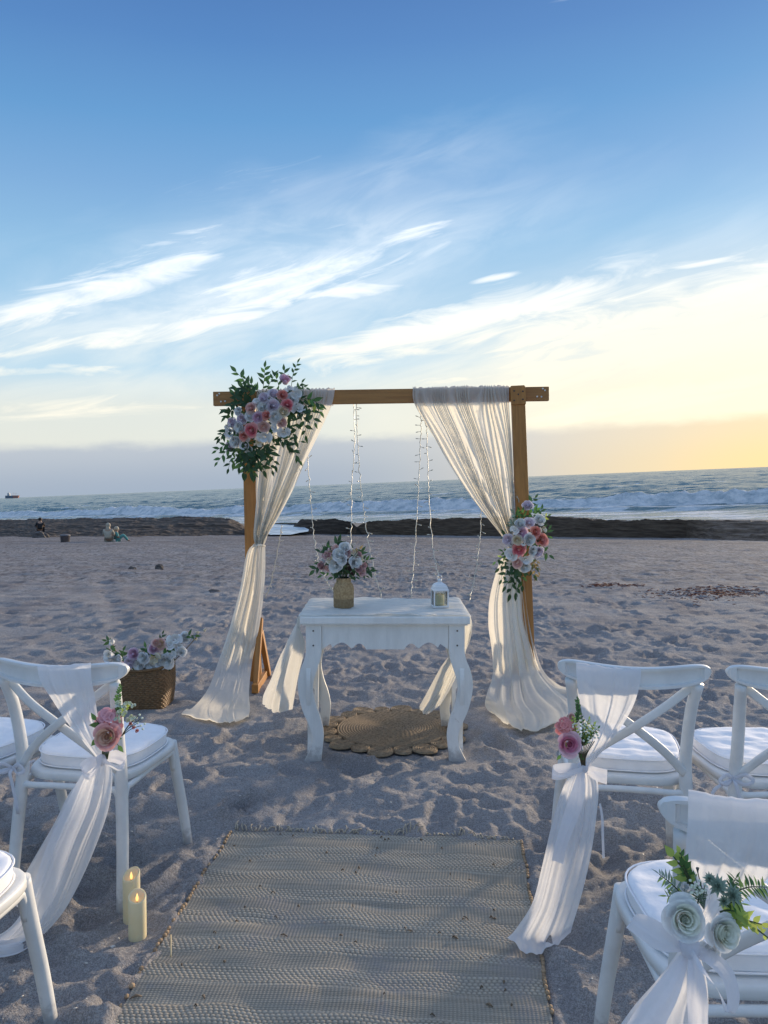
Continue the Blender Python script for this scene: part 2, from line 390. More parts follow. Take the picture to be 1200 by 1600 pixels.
Z += (.0055 * fbm(X * 15, Y * 17, 21, 3) + .006 * (.45 - np.abs(fbm(X * 13 + 9, Y * 15, 91, 3))) + .0035 * pn(X * 42, Y * 42, 31) + .004 * np.clip(pn(X * 24, Y * 24, 93) - .35, 0, 1)) * np.clip((9 - Y) / 5, .1, 1)
rs = np.random.RandomState(5)
for k in range(1900):      # footprints and kicked-up heaps
    yy = .9 + 13 * rs.rand() ** 1.35; xx = (rs.rand() - .5) * 2 * (1.3 + yy * .62)
    a = rs.rand() * np.pi; L, Wd = .06 + .07 * rs.rand(), .032 + .032 * rs.rand(); dep = .010 + .018 * rs.rand()
    r_ = L * 2.4
    i0, i1 = np.searchsorted(XS, (xx - r_, xx + r_)); j0, j1 = np.searchsorted(YS, (yy - r_, yy + r_))
    if i1 - i0 < 2 or j1 - j0 < 2: continue
    lx = X[j0:j1, i0:i1] - xx; ly = Y[j0:j1, i0:i1] - yy
    u = (lx * np.cos(a) + ly * np.sin(a)) / L; v = (-lx * np.sin(a) + ly * np.cos(a)) / Wd
    u = u + .35 * pn(lx * 14, ly * 14, k % 50); v = v + .35 * pn(lx * 14, ly * 14, k % 50 + 60)
    q = u * u + v * v * (1 + .25 * np.sin(3 * u))
    Z[j0:j1, i0:i1] += -dep * np.exp(-q ** 1.8 * .9) + dep * .55 * np.exp(-(np.sqrt(q) - 1.45) ** 2 * 6)
# a trampled wheel track on the far left and a drag mark on the right
for (xa, ya, xb, yb, wd) in ((-2.2, 6.5, -5.2, 14, .10), (1.0, 4.4, 2.6, 3.5, .04)):
    L2 = math.hypot(xb - xa, yb - ya); ux, uy = (xb - xa) / L2, (yb - ya) / L2
    s_ = (X - xa) * ux + (Y - ya) * uy; d_ = np.abs(-(X - xa) * uy + (Y - ya) * ux)
    Z += np.where((s_ > 0) & (s_ < L2), -.009 * np.exp(-(d_ / wd) ** 2) + .006 * np.exp(-((d_ - 2 * wd) / wd) ** 2), 0)
lx = (X - RUG_TL.x) * e1.x + (Y - RUG_TL.y) * e1.y; ly = (X - RUG_TL.x) * e2.x + (Y - RUG_TL.y) * e2.y
ins = np.minimum(np.minimum(lx, RUG_W - lx), ly); wr = np.clip(ins / .05 + .6, 0, 1)
Z = Z * (1 - wr) + wr * np.minimum(Z * .2, 0) - .012 * wr
md = np.hypot(X - MATC.x, Y - MATC.y); wm = np.clip((MAT_R + .10 - md) / .06, 0, 1); Z = Z * (1 - wm) + wm * np.minimum(Z * .3, 0) - .006 * wm
FLATS = [(G(483, 1187), .16), (G(722, 1187), .16), (G(222, 1095), .42), (G(215, 1463), .14), (G(206, 1436), .14), (G(800, 1115), .5), (G(335, 1115), .4)]
for q, r0 in FLATS:      # trodden level where things stand
    wq = np.clip(1.6 - 1.6 * np.hypot(X - q.x, Y - q.y) / r0, 0, 1); Z = Z * (1 - .92 * wq) - .004 * wq
Z += (.030 * fbm(X * .9, Y * 1.6, 81, 3) + .012 * fbm(X * 3, Y * 5, 83, 2)) * np.clip((Y - 6) / 6, 0, 1)
Z += beach_z(Y)
ZB = Z
def sand_z(x, y):
    i = min(max(np.searchsorted(XS, x), 1), len(XS) - 1); j = min(max(np.searchsorted(YS, y), 1), len(YS) - 1)
    return float(ZB[j, i])

m, t, b = newmat('sand'); M_sand = m
co = t.new('ShaderNodeTexCoord').outputs['Object']
n1 = t.noise(co, 2.2, 5, .6); n2 = t.noise(co, 260, 3, .7); n3 = t.noise(co, 38, 4, .6)
c = t.mix(t.rng(n1, .3, .7), (.355, .338, .333), (.455, .436, .428))
c = t.mix(t.m('MULTIPLY', t.rng(n2, .42, .60), .55), c, (.10, .085, .08))
c = t.mix(t.m('MULTIPLY', t.rng(n2, .62, .78), .55), c, (.62, .58, .54))
n4 = t.noise(co, 105, 3, .75)
c = t.mix(t.m('MULTIPLY', t.rng(n4, .50, .64), .38), c, (.13, .115, .115)); c = t.mix(t.m('MULTIPLY', t.rng(n4, .46, .34), .22), c, (.60, .57, .54))
c = t.mix(t.m('MULTIPLY', t.rng(n3, .5, .75), .2), c, (.20, .175, .17))
sp = t.new('ShaderNodeSeparateXYZ'); t.l.new(co, sp.inputs[0])
# far gravel: dark pebbles scattered in a band before the rocks
gv = t.noise(t.xyz(t.m('MULTIPLY', sp.outputs[0], 1.0), t.m('MULTIPLY', sp.outputs[1], .55)), 9, 4, .75)
band = t.m('MULTIPLY', t.rng(sp.outputs[1], 9, 14), t.rng(gv, .44, .62))
c = t.mix(t.m('MULTIPLY', band, .70), c, (.085, .07, .068))
g3 = t.noise(t.xyz(t.m('MULTIPLY', sp.outputs[0], .8), t.m('MULTIPLY', sp.outputs[1], .28)), 2.6, 5, .7)
wet = t.m('MULTIPLY', t.rng(sp.outputs[1], 24, 38), t.rng(t.noise(t.xyz(t.m('MULTIPLY', sp.outputs[0], .2), t.m('MULTIPLY', sp.outputs[1], .4)), 1.5, 4), .35, .60))
c = t.mix(t.m('MULTIPLY', wet, .55), c, (.13, .11, .10))
c = t.mix(t.m('MULTIPLY', t.m('MULTIPLY', t.rng(sp.outputs[1], 4, 10), t.rng(g3, .42, .66)), .5), c, (.17, .145, .145))
t.l.new(c, b.inputs['Base Color']); b.inputs['Roughness'].default_value = .95; b.inputs['Specular IOR Level'].default_value = .15
bn = t.new('ShaderNodeBump'); bn.inputs['Strength'].default_value = .8; bn.inputs['Distance'].default_value = .005
bb_ = t.m('MULTIPLY', t.noise(co, 24, 5, .7), 5.0)
t.l.new(t.m('ADD', t.m('ADD', n2, t.m('MULTIPLY', n4, 1.6)), bb_), bn.inputs['Height']); t.l.new(bn.outputs[0], b.inputs['Normal'])
bo = link('beach', mesh('beach', np.stack([X, Y, Z], -1).reshape(-1, 3), gridF(len(YS), len(XS)), M_sand)); tag(bo, 'grey trampled sand beach', kind='structure')
# the beach continues behind and beside the camera
V, F = [], []
for (x0, x1, y0, y1) in ((-46, 46, -40, .505), (-160, -45.9, -40, 75), (45.9, 160, -40, 75)):
    k = len(V); V += [(x0, y0, -.03), (x1, y0, -.03), (x1, min(y1, 9), -.03), (x0, min(y1, 9), -.03)]; F.append((k, k + 1, k + 2, k + 3))
    if y1 > 9: V += [(x0, y1, beach_z(y1)), (x1, y1, beach_z(y1))]; F.append((k + 3, k + 2, k + 5, k + 4))
tag(link('beach_surround', mesh('beach_surround', V, F, M_sand)), 'sand beyond the view', kind='structure')

# sea
SEA0 = -1.57
def sea_line(x): return np.interp(x, [-160, -64, -34, 0, 31, 70, 160], [205, 128, 103, 81, 62, 40, 14])
ang = np.linspace(-1.15, 1.15, 700)
rr_ = [0.0]
while rr_[-1] < 9000: rr_.append(rr_[-1] + .22 + .0105 * rr_[-1])
rr_ = np.array(rr_)
x0 = np.linspace(-120, 70, len(ang)); y0 = sea_line(x0) - 23.5
fx = np.linspace(-.62, .62, len(ang)) ; 
XX = x0[None, :] + rr_[:, None] * (fx * 1.15)[None, :]; YY = y0[None, :] + rr_[:, None]
dl = (YY - sea_line(XX)) * .82                        # metres seaward of the breaker line
dist = np.hypot(XX, YY)
base_z = SEA0 + TILT * XX
swell = .24 * np.sin(dl * .40 + 3.5 * pn(XX * .03, YY * .03, 3)) * (.6 + .8 * pn(XX * .02, YY * .06, 8))
chop = .26 * fbm(XX * .08 + YY * .02, YY * .34, 13, 3) + .10 * pn(XX * .4, YY * 1.0, 17) + np.clip(dist / 700, 0, 1) * 1.1 * fbm(XX * .008, YY * .03, 19, 3)
amp = np.clip(dl / 14, .15, 1) * np.clip(1500 / (dist + 1), 0.0, 1.0)
lat = np.clip(.85 + 1.0 * pn(XX * .035, XX * 0 + 3, 41) + .35 * pn(XX * .16, XX * 0 + 5, 42), .25, 1.35)
off = 2.2 * pn(XX * .05, XX * 0, 43)
d2 = dl - off
brk = lat * np.where(d2 > 0, np.exp(-(d2 / 3.2) ** 2), np.exp(-(d2 / 1.15) ** 2))
brk2 = .55 * np.clip(.7 + pn(XX * .04, XX * 0 + 9, 47), 0, 1.3) * np.exp(-((dl - 16 - 3 * pn(XX * .05, XX * 0, 49)) / 2.4) ** 2)
brk3 = .28 * np.exp(-((dl + 7 + 2 * pn(XX * .06, XX * 0, 51)) / 1.2) ** 2)
ZZ = base_z + (swell + chop) * amp + 1.02 * brk + brk2 + brk3 + .30 * brk * fbm(XX * .8, YY * .9, 53, 4)
foam = np.clip(np.where(d2 < .7, np.exp(-((d2 + .8) / 1.2) ** 2) * (.75 + .9 * lat * (.7 + .8 * fbm(XX * .25, YY * .5, 63, 3))), brk * (.12 + .5 * (pn(XX * .09, XX * 0, 65) > -.05))), 0, 1)
foam = np.maximum(foam, np.clip(.72 * (dl < -1.0) * (fbm(XX * .22, YY * .7, 57, 4) * 1.2 + .62) , 0, .92))
foam = np.maximum(foam, .9 * np.exp(-((dl + 6.2 + 2 * pn(XX * .06, XX * 0, 51)) / 1.4) ** 2))
foam = np.maximum(foam, np.clip(brk2 * 1.2 * (fbm(XX * .3, YY * .9, 59, 3) + .3), 0, .8))
foam = np.maximum(foam, np.clip((fbm(XX * .06, YY * .25, 61, 4) - .62) * 3 * (dist < 400), 0, .75))
foam = np.minimum(foam, .72)
m, t, b = newmat('sea water'); M_sea = m; out = t.n['Material Output']
at = t.new('ShaderNodeAttribute', attribute_name='foam').outputs['Fac']
co = t.new('ShaderNodeTexCoord').outputs['Object']
sp = t.new('ShaderNodeSeparateXYZ'); t.l.new(co, sp.inputs[0])
fo = t.noise(t.xyz(t.m('MULTIPLY', sp.outputs[0], .5), sp.outputs[1], t.m('MULTIPLY', sp.outputs[2], 1.5)), 1.3, 6, .72)
fm = t.rng(t.m('ADD', at, t.m('MULTIPLY', t.m('SUBTRACT', fo, .5), .95)), .36, .66)
b.inputs['Base Color'].default_value = (.05, .11, .118, 1); b.inputs['Roughness'].default_value = .24; b.inputs['IOR'].default_value = 1.33
sp = t.new('ShaderNodeSeparateXYZ'); t.l.new(co, sp.inputs[0])
bv = t.xyz(t.m('MULTIPLY', sp.outputs[0], .3), sp.outputs[1], sp.outputs[2])
bn = t.new('ShaderNodeBump'); bn.inputs['Strength'].default_value = .55; bn.inputs['Distance'].default_value = .6
t.l.new(t.m('ADD', t.noise(bv, .55, 5, .62), t.m('MULTIPLY', t.noise(bv, .07, 3), 3.0)), bn.inputs['Height']); t.l.new(bn.outputs[0], b.inputs['Normal'])
fd = t.new('ShaderNodeBsdfPrincipled'); t.l.new(t.mix(t.rng(t.noise(co, .9, 5, .7), .35, .62), (.50, .58, .62), (.90, .91, .91)), fd.inputs['Base Color']); fd.inputs['Roughness'].default_value = .8
b2 = t.new('ShaderNodeBump'); b2.inputs['Strength'].default_value = 1.0; b2.inputs['Distance'].default_value = .5; t.l.new(t.noise(co, 1.4, 6, .75), b2.inputs['Height']); t.l.new(b2.outputs[0], fd.inputs['Normal'])
mx = t.new('ShaderNodeMixShader'); t.l.new(fm, mx.inputs[0]); t.l.new(b.outputs[0], mx.inputs[1]); t.l.new(fd.outputs[0], mx.inputs[2]); t.l.new(mx.outputs[0], out.inputs[0])
me = mesh('sea', np.stack([XX, YY, ZZ], -1).reshape(-1, 3), gridF(len(rr_), len(ang)), M_sea)
a_ = me.attributes.new('foam', 'FLOAT', 'POINT'); a_.data.foreach_set('value', foam.astype(np.float32).ravel())
tag(link('sea', me), 'choppy sea with a white breaker', kind='structure')

# rock ledges between sand and surf
m, t, b = newmat('wet rock'); M_rock = m
co = t.new('ShaderNodeTexCoord').outputs['Object']
mp = t.new('ShaderNodeMapping'); t.l.new(co, mp.inputs[0]); mp.inputs['Scale'].default_value = (.07, 1.2, 7)
n = t.noise(mp.outputs[0], 1.6, 7, .65)
t.l.new(t.ramp(n, [(.3, (.032, .024, .020)), (.5, (.085, .064, .050)), (.72, (.17, .13, .10))]), b.inputs['Base Color'])
b.inputs['Roughness'].default_value = .75; b.inputs['Specular IOR Level'].default_value = .25
bn = t.new('ShaderNodeBump'); bn.inputs['Strength'].default_value = 1.0; bn.inputs['Distance'].default_value = .12
t.l.new(t.noise(mp.outputs[0], 4.5, 6, .7), bn.inputs['Height']); t.l.new(bn.outputs[0], b.inputs['Normal'])
M_shelf = M_rock.copy(); M_shelf.name = 'brown shelf rock lightened'  # browner stone, its ramp also lightened to offset the shade on this ledge
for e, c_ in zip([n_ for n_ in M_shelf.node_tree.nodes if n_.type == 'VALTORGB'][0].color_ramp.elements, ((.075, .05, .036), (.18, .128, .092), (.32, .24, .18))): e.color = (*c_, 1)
def ledge(pxa, pxb, fpts, tpts, label, seed, back, taper=.05, mat=None):
    """fpts: photo rows of the sand edge, tpts: rows of the skyline, as (px, py)"""
    nu, nv = int(90 + (pxb - pxa) * .5), 70
    V = np.zeros((nv + 1, nu, 3))
    for i in range(nu):
        px = pxa + (pxb - pxa) * i / (nu - 1)
        pf = np.interp(px, *zip(*fpts)) + .5 * pn(px * .012, 0, seed)
        pt = np.interp(px, *zip(*tpts)) + 1.6 * pn(px * .03, 5, seed) + 1.0 * pn(px * .10, 6, seed) + .6 * pn(px * .3, 8, seed)
        e = min(1, (i + .2) / (nu * taper), (nu - .8 - i) / (nu * taper)); e = math.sqrt(e)
        kf = (pf - 753) / 1200; yf = min((CAM_H - .0515 * 9) / (kf - .0515), 58)
        yb = np.interp(px, *zip(*back)); ym = yf + (yb - yf) * .5
        zf = float(beach_z(yf)) - .12; zt = CAM_H - (pt - 753) / 1200 * yb; zs_ = np.interp(px, *zip(*tpts)); zt0_ = CAM_H - (zs_ - 753) / 1200 * yb
        for j in range(nv):
            s = j / (nv - 1); y = yf - .2 + (yb - yf) * s; x = (px - 600) / 1200 * y
            # low rubble first, then broken horizontal steps up to the skyline
            q = s + .10 * float(pn(x * .16, y * .5, seed + 2)) + .05 * float(pn(x * .7, y * 1.2, seed + 6)); q = min(1, max(0, q))
            lev = [0, .10, .16, .34, .40, .62, .70, .90, 1.0][min(8, int(q * 8))]; nx = [0, .10, .16, .34, .40, .62, .70, .90, 1.0][min(8, int(q * 8) + 1)]
            h = lev + (nx - lev) * min(1, (q * 8 % 1) / .35)
            top = zt0_ + (zt - zt0_) * max(0, (s - .75) / .25)
            z = zf + (top - zf) * h * (e if s > .02 else 1) + .11 * float(pn(x * .8, y * 2.4, seed + 4)) * min(1, s * 9) * (1 - s * .6) + .03 * float(pn(x * 3.2, y * 5, seed + 8)) * min(1, s * 9)
            V[j, i] = (x, y, z)
        V[nv, i] = (V[nv - 1, i, 0], yb + .6, zf - 1.5)
    return solo('rock_ledge', V.reshape(-1, 3), gridF(nv + 1, nu), mat or M_rock, label, 'rock ledge', 'dark rock ledges along the waterline', smooth=False)
BACK = [(-200, 68), (0, 66), (400, 62), (600, 56), (900, 48), (1200, 43), (1400, 42)]
ledge(-140, 384, [(-140, 836), (60, 840), (180, 839), (384, 836)], [(-140, 812), (0, 811), (160, 809), (300, 807), (384, 810)], 'long dark rock ledge behind the seated couple', 3, BACK)
ledge(452, 566, [(452, 824), (490, 834), (566, 832)], [(452, 813), (480, 812), (510, 810), (566, 815)], 'small dark rock mass beside the foamy inlet', 9, BACK, .16)
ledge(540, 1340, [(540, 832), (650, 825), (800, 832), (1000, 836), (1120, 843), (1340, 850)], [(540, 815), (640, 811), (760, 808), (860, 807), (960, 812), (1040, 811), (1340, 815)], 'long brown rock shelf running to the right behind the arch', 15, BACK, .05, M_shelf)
# pools of trapped sea water
M_pool = paint('pool water', (.10, .12, .13), .08, .2, 1, .3, 3, .5)
M_foamw = paint('foamy water', (.48, .54, .58), .4, .55, 1.4, .8, 3)
def blob_sheet(name, px0, py0, px1, py1, mat, label, cat, seed, z=None, Yc=None, group=None):
    n = 26; V = []
    cxp, cyp, rx, ry = (px0 + px1) / 2, (py0 + py1) / 2, (px1 - px0) / 2, (py1 - py0) / 2
    for i in range(n):
        a = 2 * math.pi * i / n; k = 1 + .28 * float(pn(math.cos(a) * 1.5, math.sin(a) * 1.5, seed))
        pt = (cxp + rx * k * math.cos(a), cyp + ry * k * math.sin(a)); V.append(G(pt[0], pt[1], z))
    c = sum(V, Vector()) / n
    return solo(name, V + [c], [(i, (i + 1) % n, n) for i in range(n)], mat, label, cat, group)
blob_sheet('tide_pool', 395, 812, 482, 836, M_foamw, 'foamy white inlet of sea water between the rock ledges', 'tide pool', 3, z=-2.02)
for (a, q, c_, d, zz, lb) in ((640, 820.5, 672, 824, -1.62, 'narrow bright pool on the rock shelf near the arch'), (1000, 818.5, 1075, 822.0, -1.22, 'long bright pool on the right rock shelf'), (1165, 826.5, 1215, 829.5, -1.22, 'short bright pool at the right end of the rock shelf')):
    pass
M_stone = paint('weathered stone', (.11, .095, .088), .85, .3, 9, .5, 20)
# boulders and stones
def rock(name, px, py, wpx, hpx, label, seed, Yd=None, mat=None):
    k = (py - 753) / 1200
    Yd = Yd or (CAM_H / k if CAM_H / k < 9 else (CAM_H - .0515 * 9) / (k - .0515))
    sc = Yd / 1200; c = Vector(((px - 600) * sc, Yd, float(beach_z(Yd))))
    bm = bmesh.new(); bmesh.ops.create_icosphere(bm, subdivisions=3, radius=1)
    for v in bm.verts:
        d = 1 + .30 * float(pn(v.co.x * 1.6 + seed, v.co.y * 1.6 + v.co.z, seed)) + .10 * float(pn(v.co.x * 5, v.co.z * 5 + v.co.y, seed))
        v.co = Vector((v.co.x * wpx / 2 * sc * d, v.co.y * wpx / 2 * sc * d * .8, max(-.15, v.co.z) * hpx * sc * d))
    bm.verts.index_update()
    V = [v.co + c for v in bm.verts]; F = [[v.index for v in f.verts] for f in bm.faces]; bm.free()
    return solo(name, V, F, mat or M_stone, label, 'rock', smooth=False)
rock('boulder', 62, 840, 24, 10, 'rounded dark boulder at the sand edge left of the couple', 2, 46)
rock('stone', 205, 890, 12, 5, 'flat dark stone on the sand left of the arch, the flatter of two', 4)
rock('stone', 247, 889, 13, 8, 'lumpy dark stone on the sand nearest the left post of the arch', 6)
rock('stone', 1015, 896, 7, 3, 'tiny dark pebble by the brown seaweed', 8)
rock('stone', 333, 926, 24, 5, 'dark twist of driftweed on the sand left of the left drape', 12)

# ------------------------------------------------------------------ people, bin and ship far off
def skinned(name, joints, edges, mat, root, sub=2):
    me = bpy.data.meshes.new(name); me.from_pydata([j[:3] for j in joints], edges, [])
    o = bpy.data.objects.new(name, me); COL.objects.link(o)
    o.modifiers.new('skin', 'SKIN'); sb = o.modifiers.new('sub', 'SUBSURF'); sb.levels = sb.render_levels = sub
    for v, j in zip(me.skin_vertices[0].data, joints): v.radius = (j[3], j[3]); v.use_root = False
    me.skin_vertices[0].data[0].use_root = True
    dg = bpy.context.evaluated_depsgraph_get(); ev = bpy.data.meshes.new_from_object(o.evaluated_get(dg))
    bpy.data.objects.remove(o)
    ev.materials.clear(); ev.materials.append(mat)
    ev.polygons.foreach_set('use_smooth', [True] * len(ev.polygons))
    return link(name, ev, root)
def ball(c, r, sq=(1, 1, 1), n=2):
    bm = bmesh.new(); bmesh.ops.create_icosphere(bm, subdivisions=n, radius=1)
    bm.verts.index_update()
    V = [Vector((v.co.x * r * sq[0], v.co.y * r * sq[1], v.co.z * r * sq[2])) + Vector(c) for v in bm.verts]
    F = [[v.index for v in f.verts] for f in bm.faces]; bm.free(); return V, F
M_skin = paint('skin', (.40, .25, .18), .6); M_hairG = paint('grey blond hair', (.42, .37, .29), .8); M_hairD = paint('dark hair', (.03, .022, .018), .6)
M_beige = paint('beige shirt', (.40, .36, .29), .9); M_teal = paint('teal dress', (.10, .28, .27), .9); M_black = paint('dark clothing', (.018, .018, .022), .8)
JT = [(0, 0, .12, .17), (0, .03, .32, .17), (0, .03, .50, .19), (0, .04, .62, .075), (0, .06, .78, .105),
      (-.19, .03, .55, .065), (-.25, .12, .32, .052), (-.10, .30, .22, .042), (.19, .03, .55, .065), (.25, .12, .32, .052), (.10, .30, .22, .042),
      (-.10, .12, .12, .10), (-.14, .48, .42, .075), (-.12, .78, .07, .05), (-.12, .92, .05, .04), (.10, .12, .12, .10), (.14, .48, .42, .075), (.12, .78, .07, .05), (.12, .92, .05, .04)]
ED = [(0, 1), (1, 2), (2, 3), (3, 4), (2, 5), (5, 6), (6, 7), (2, 8), (8, 9), (9, 10), (0, 11), (11, 12), (12, 13), (13, 14), (0, 15), (15, 16), (16, 17), (17, 18)]
def face_parts(root, mhair, hc, long=False):
    part('hair', *ball((hc[0], hc[1] - .025, hc[2] + .02), .118, (1, 1, 1.05)), mhair, root)
    if long: part('hair', *ball((hc[0], hc[1] - .085, hc[2] - .14), .09, (1.05, .6, 1.6)), mhair, root)
    for sx_ in (-1, 1): part('eye', *ball((hc[0] + sx_ * .036, hc[1] + .098, hc[2]), .014, n=1), M_hairD, root)
    part('nose', *ball((hc[0], hc[1] + .108, hc[2] - .03), .018, (.8, 1, 1.3), 1), M_skin, root)
    part('mouth', *ball((hc[0], hc[1] + .096, hc[2] - .065), .018, (1.4, .6, .4), 1), M_skin, root)
    for sx_ in (-1, 1): part('ear', *ball((hc[0] + sx_ * .108, hc[1], hc[2] - .01), .026, (.5, .8, 1.2), 1), M_skin, root)
def person(px, py, Yd, label, mcloth, mhair, joints=None, rz=0.0, long=False, legmat=None):
    k = Yd / 1200; z = CAM_H - (py - 753) / 1200 * Yd
    r_ = thing('person', ((px - 600) * k, Yd, z), label, 'person', rz=rz)
    J = joints or JT
    skinned('body', J, ED, M_skin, r_)
    # clothes: shirt over trunk and upper arms, trousers or skirt over hips and thighs
    def grow(idx, d): return [(*J[i][:3], J[i][3] + d) for i in idx]
    skinned('shirt', grow((0, 1, 2, 5, 6, 8, 9), .016), [(0, 1), (1, 2), (2, 3), (3, 4), (2, 5), (5, 6)], mcloth, r_)
    skinned('trousers', grow((0, 11, 12, 13, 15, 16, 17), .014), [(0, 1), (1, 2), (2, 3), (0, 4), (4, 5), (5, 6)], legmat or mcloth, r_)
    face_parts(r_, mhair, J[4], long)
    return r_
person(168, 846.5, 36.5, 'person in a beige top sitting on the sand with back turned, fair hair', M_beige, M_hairG, long=True)
JT2 = [(x * .92, y * (.72 if z < .45 else 1), z * .78, r_ * .86) for x, y, z, r_ in JT]
person(180, 846, 36.9, 'person in teal leaning against the one in beige with legs stretched out right', M_teal, M_hairG, JT2, rz=R(-70), legmat=M_teal)
person(62, 830, 50, 'lone person in dark clothes sitting on the rocks by the water', M_black, M_hairD, rz=R(25))
r_ = thing('bin', (-15.1, 36.3, float(beach_z(36.3)) + .0), 'small grey tub standing on the sand left of the couple', 'bin')
M_bin = paint('grey plastic', (.16, .15, .16), .6)
part('body', *lathe([(.001, 0), (.20, 0), (.22, .30), (.23, .30), (.22, .31), (.18, .28), (.001, .05)], 16), M_bin, r_)
part('lid', *lathe([(.001, .30), (.235, .30), (.24, .33), (.20, .36), (.001, .37)], 16), M_bin, r_)
# ship
SY = 2300.0
zs = SEA0 + TILT * ((20 - 600) / 1200 * SY)
r_ = thing('cargo_ship', ((19 - 600) / 1200 * SY, SY, zs), 'cargo ship far out at sea, dark hull with reddish stern', 'ship', rz=R(4))
M_hull = paint('hull grey blue', (.16, .19, .24), .6); M_red = paint('hull red', (.42, .20, .16), .6); M_sup = paint('ship white', (.55, .56, .58), .6)
def hull(x0, x1, h, wd, flare):
    o = [(x0, 0), (x1, 0), (x1 + flare, h), (x0 - flare * .4, h)]
    V, F = extrude(o, -wd, wd, 'y'); return V, F
part('hull', *hull(-19, 3, 8.5, 3.2, .01), M_hull, r_, smooth=False)
part('stern', *hull(3.02, 18, 9, 3.2, 2.5), M_red, r_, smooth=False)
part('superstructure', *box(-13, -6, -3, 3, 8.5, 15, .2), M_sup, r_, smooth=False)
part('bridge', *box(-12, -8, -3.4, 3.4, 15, 17, .1), M_sup, r_, smooth=False)
part('mast', *tube([(-10, 0, 17), (-10, 0, 22)], .35, 6), M_sup, r_)
for xx in (2, 9): part('crane', *tube([(xx, 0, 8.5), (xx, 0, 17), (xx + 3.5, 0, 14)], .45, 6), M_sup, r_)

# ------------------------------------------------------------------ wedding arch
AY = 5.42
AR = thing('wedding_arch', G(603, 1078), 'tall square wedding arch of varnished pine standing on the sand', 'wedding arch')
def bar(name, a, b_, wx, wy, mat, root, up=(0, 1, 0)):
    """squared timber from a to b"""
    a, b_ = Vector(a), Vector(b_); d = (b_ - a); L = d.length; z = d.normalized()
    x = Vector(up).cross(z).normalized(); y = z.cross(x)
    M = Matrix((x, y, z)).transposed().to_4x4(); M.translation = a - root.location
    V, F = box(-wx / 2, wx / 2, -wy / 2, wy / 2, 0, L, .004)
    o = link(name, mesh(name, V, F, mat, False), root, M); return o
bl, br = P(334, 623.5, AY), P(857, 615.5, AY)
d_ = (br - bl)
V, F = box(0, d_.length, -.024, .024, -.049, .049, .004)
Mx = Matrix((d_.normalized(), Vector((0, 1, 0)), d_.normalized().cross(Vector((0, 1, 0))))).transposed().to_4x4(); Mx.translation = bl - AR.location
beam = link('beam', mesh('beam', V, F, M_beam, False), AR, Mx)
for (hx, hz) in ((.03, .022), (.055, -.022), (.085, .0 - .02), (.045, .034)):   # drilled bolt holes seen as pale dots
    for sgn in (0, 1):
        xx = hx if sgn == 0 else d_.length - hx
        V, F = xf(lathe([(.001, 0), (.0065, 0), (.0065, .003), (.001, .003)], 10), Matrix.Translation((xx, -.0255, hz)) @ Matrix.Rotation(R(90), 4, 'X'))
        link('bolt', mesh('bolt', V, F, M_steel), beam)
PW = .094
bar('post', P(397, 1085, AY) + Vector((0, .05, -.05)), P(385.5, 632, AY) + Vector((0, .073, .12)), PW, .045, M_post, AR)
po = bar('post', P(825.5, 1092, AY) + Vector((0, -.05, -.05)), P(806.5, 612, AY) + Vector((0, -.05, .035)), PW, .045, M_post, AR)
pb = bar('joint_block', P(807.2, 634, AY) + Vector((0, -.076, 0)), P(806.2, 606, AY) + Vector((0, -.076, .0)), .104, .012, M_post, AR)
for (u_, v_) in ((-.03, .03), (.03, .035), (.0, .07), (.032, .09), (-.028, .095)):
    V, F = xf(lathe([(.001, 0), (.006, 0), (.006, .003), (.001, .003)], 8), Matrix.Translation((u_, -.0065, v_)) @ Matrix.Rotation(R(90), 4, 'X'))
    link('screw', mesh('screw', V, F, M_screw), pb)
# feet: ground beam running fore and aft with two slanting braces at each post
for (fx, lean) in ((397, 1), (826, -1)):
    b0 = P(fx, 1085, AY); b0.z = 0
    s_ = Vector((.052 * lean, 0, 0))
    bar('foot', b0 + Vector((s_.x, -.27 if lean > 0 else -.05, .03)), b0 + Vector((s_.x, .20, .03)), .06, .045, M_post, AR, up=(1, 0, 0))
    if lean > 0: bar('brace', b0 + Vector((s_.x * .9, -.22, .02)), b0 + Vector((s_.x * .9, .02, .46)), .05, .035, M_post, AR, up=(1, 0, 0))
    bar('brace', b0 + Vector((s_.x * 1.5, .17, .02)), b0 + Vector((s_.x * .8, .05, .36)), .05, .035, M_post, AR, up=(1, 0, 0))

# drapes
dy_ = AY - .07
def rows_px(spec): return [([P(*q) for q in pts], Vector(f)) for pts, f in spec]
DL = thing('arch_drape', G(345, 1120), 'cream voile drape tied to the left post, under the large flower spray', 'drape', 'drapes on the wedding arch')
up_rows = rows_px([
    ([(402, 640, AY + .07), (462, 638, AY + .07), (521, 634, AY + .07)], (0, .010, 0)),
    ([(402, 612, AY + .03), (462, 611, AY + .03), (522, 609.5, AY + .03)], (0, .006, .006)),
    ([(402, 611, AY - .035), (462, 610.5, AY - .035), (523, 609.5, AY - .035)], (0, .006, .006)),
    ([(400, 634, AY - .05), (460, 634, AY - .05), (518, 634, AY - .05)], (0, .016, 0)),
    ([(398, 690, dy_), (450, 688, dy_), (497, 682, dy_)], (.003, .022, 0)),
    ([(399, 745, dy_), (437, 742, dy_), (470, 738, dy_)], (.004, .026, 0)),
    ([(399, 800, dy_ - .01), (420, 799, dy_ - .01), (441, 797, dy_ - .01)], (.005, .028, 0)),
    ([(397, 838, dy_ - .02), (408, 838, dy_ - .03), (419, 836, dy_ - .02)], (.004, .03, 0)),
    ([(400, 853, dy_ - .02), (406, 853, dy_ - .05), (412, 852, dy_ - .02)], (.002, .022, 0))])
V, F = sheet(up_rows, 170, 90, 18, 3, .9); part('swag', V, F, M_drape, DL, True)
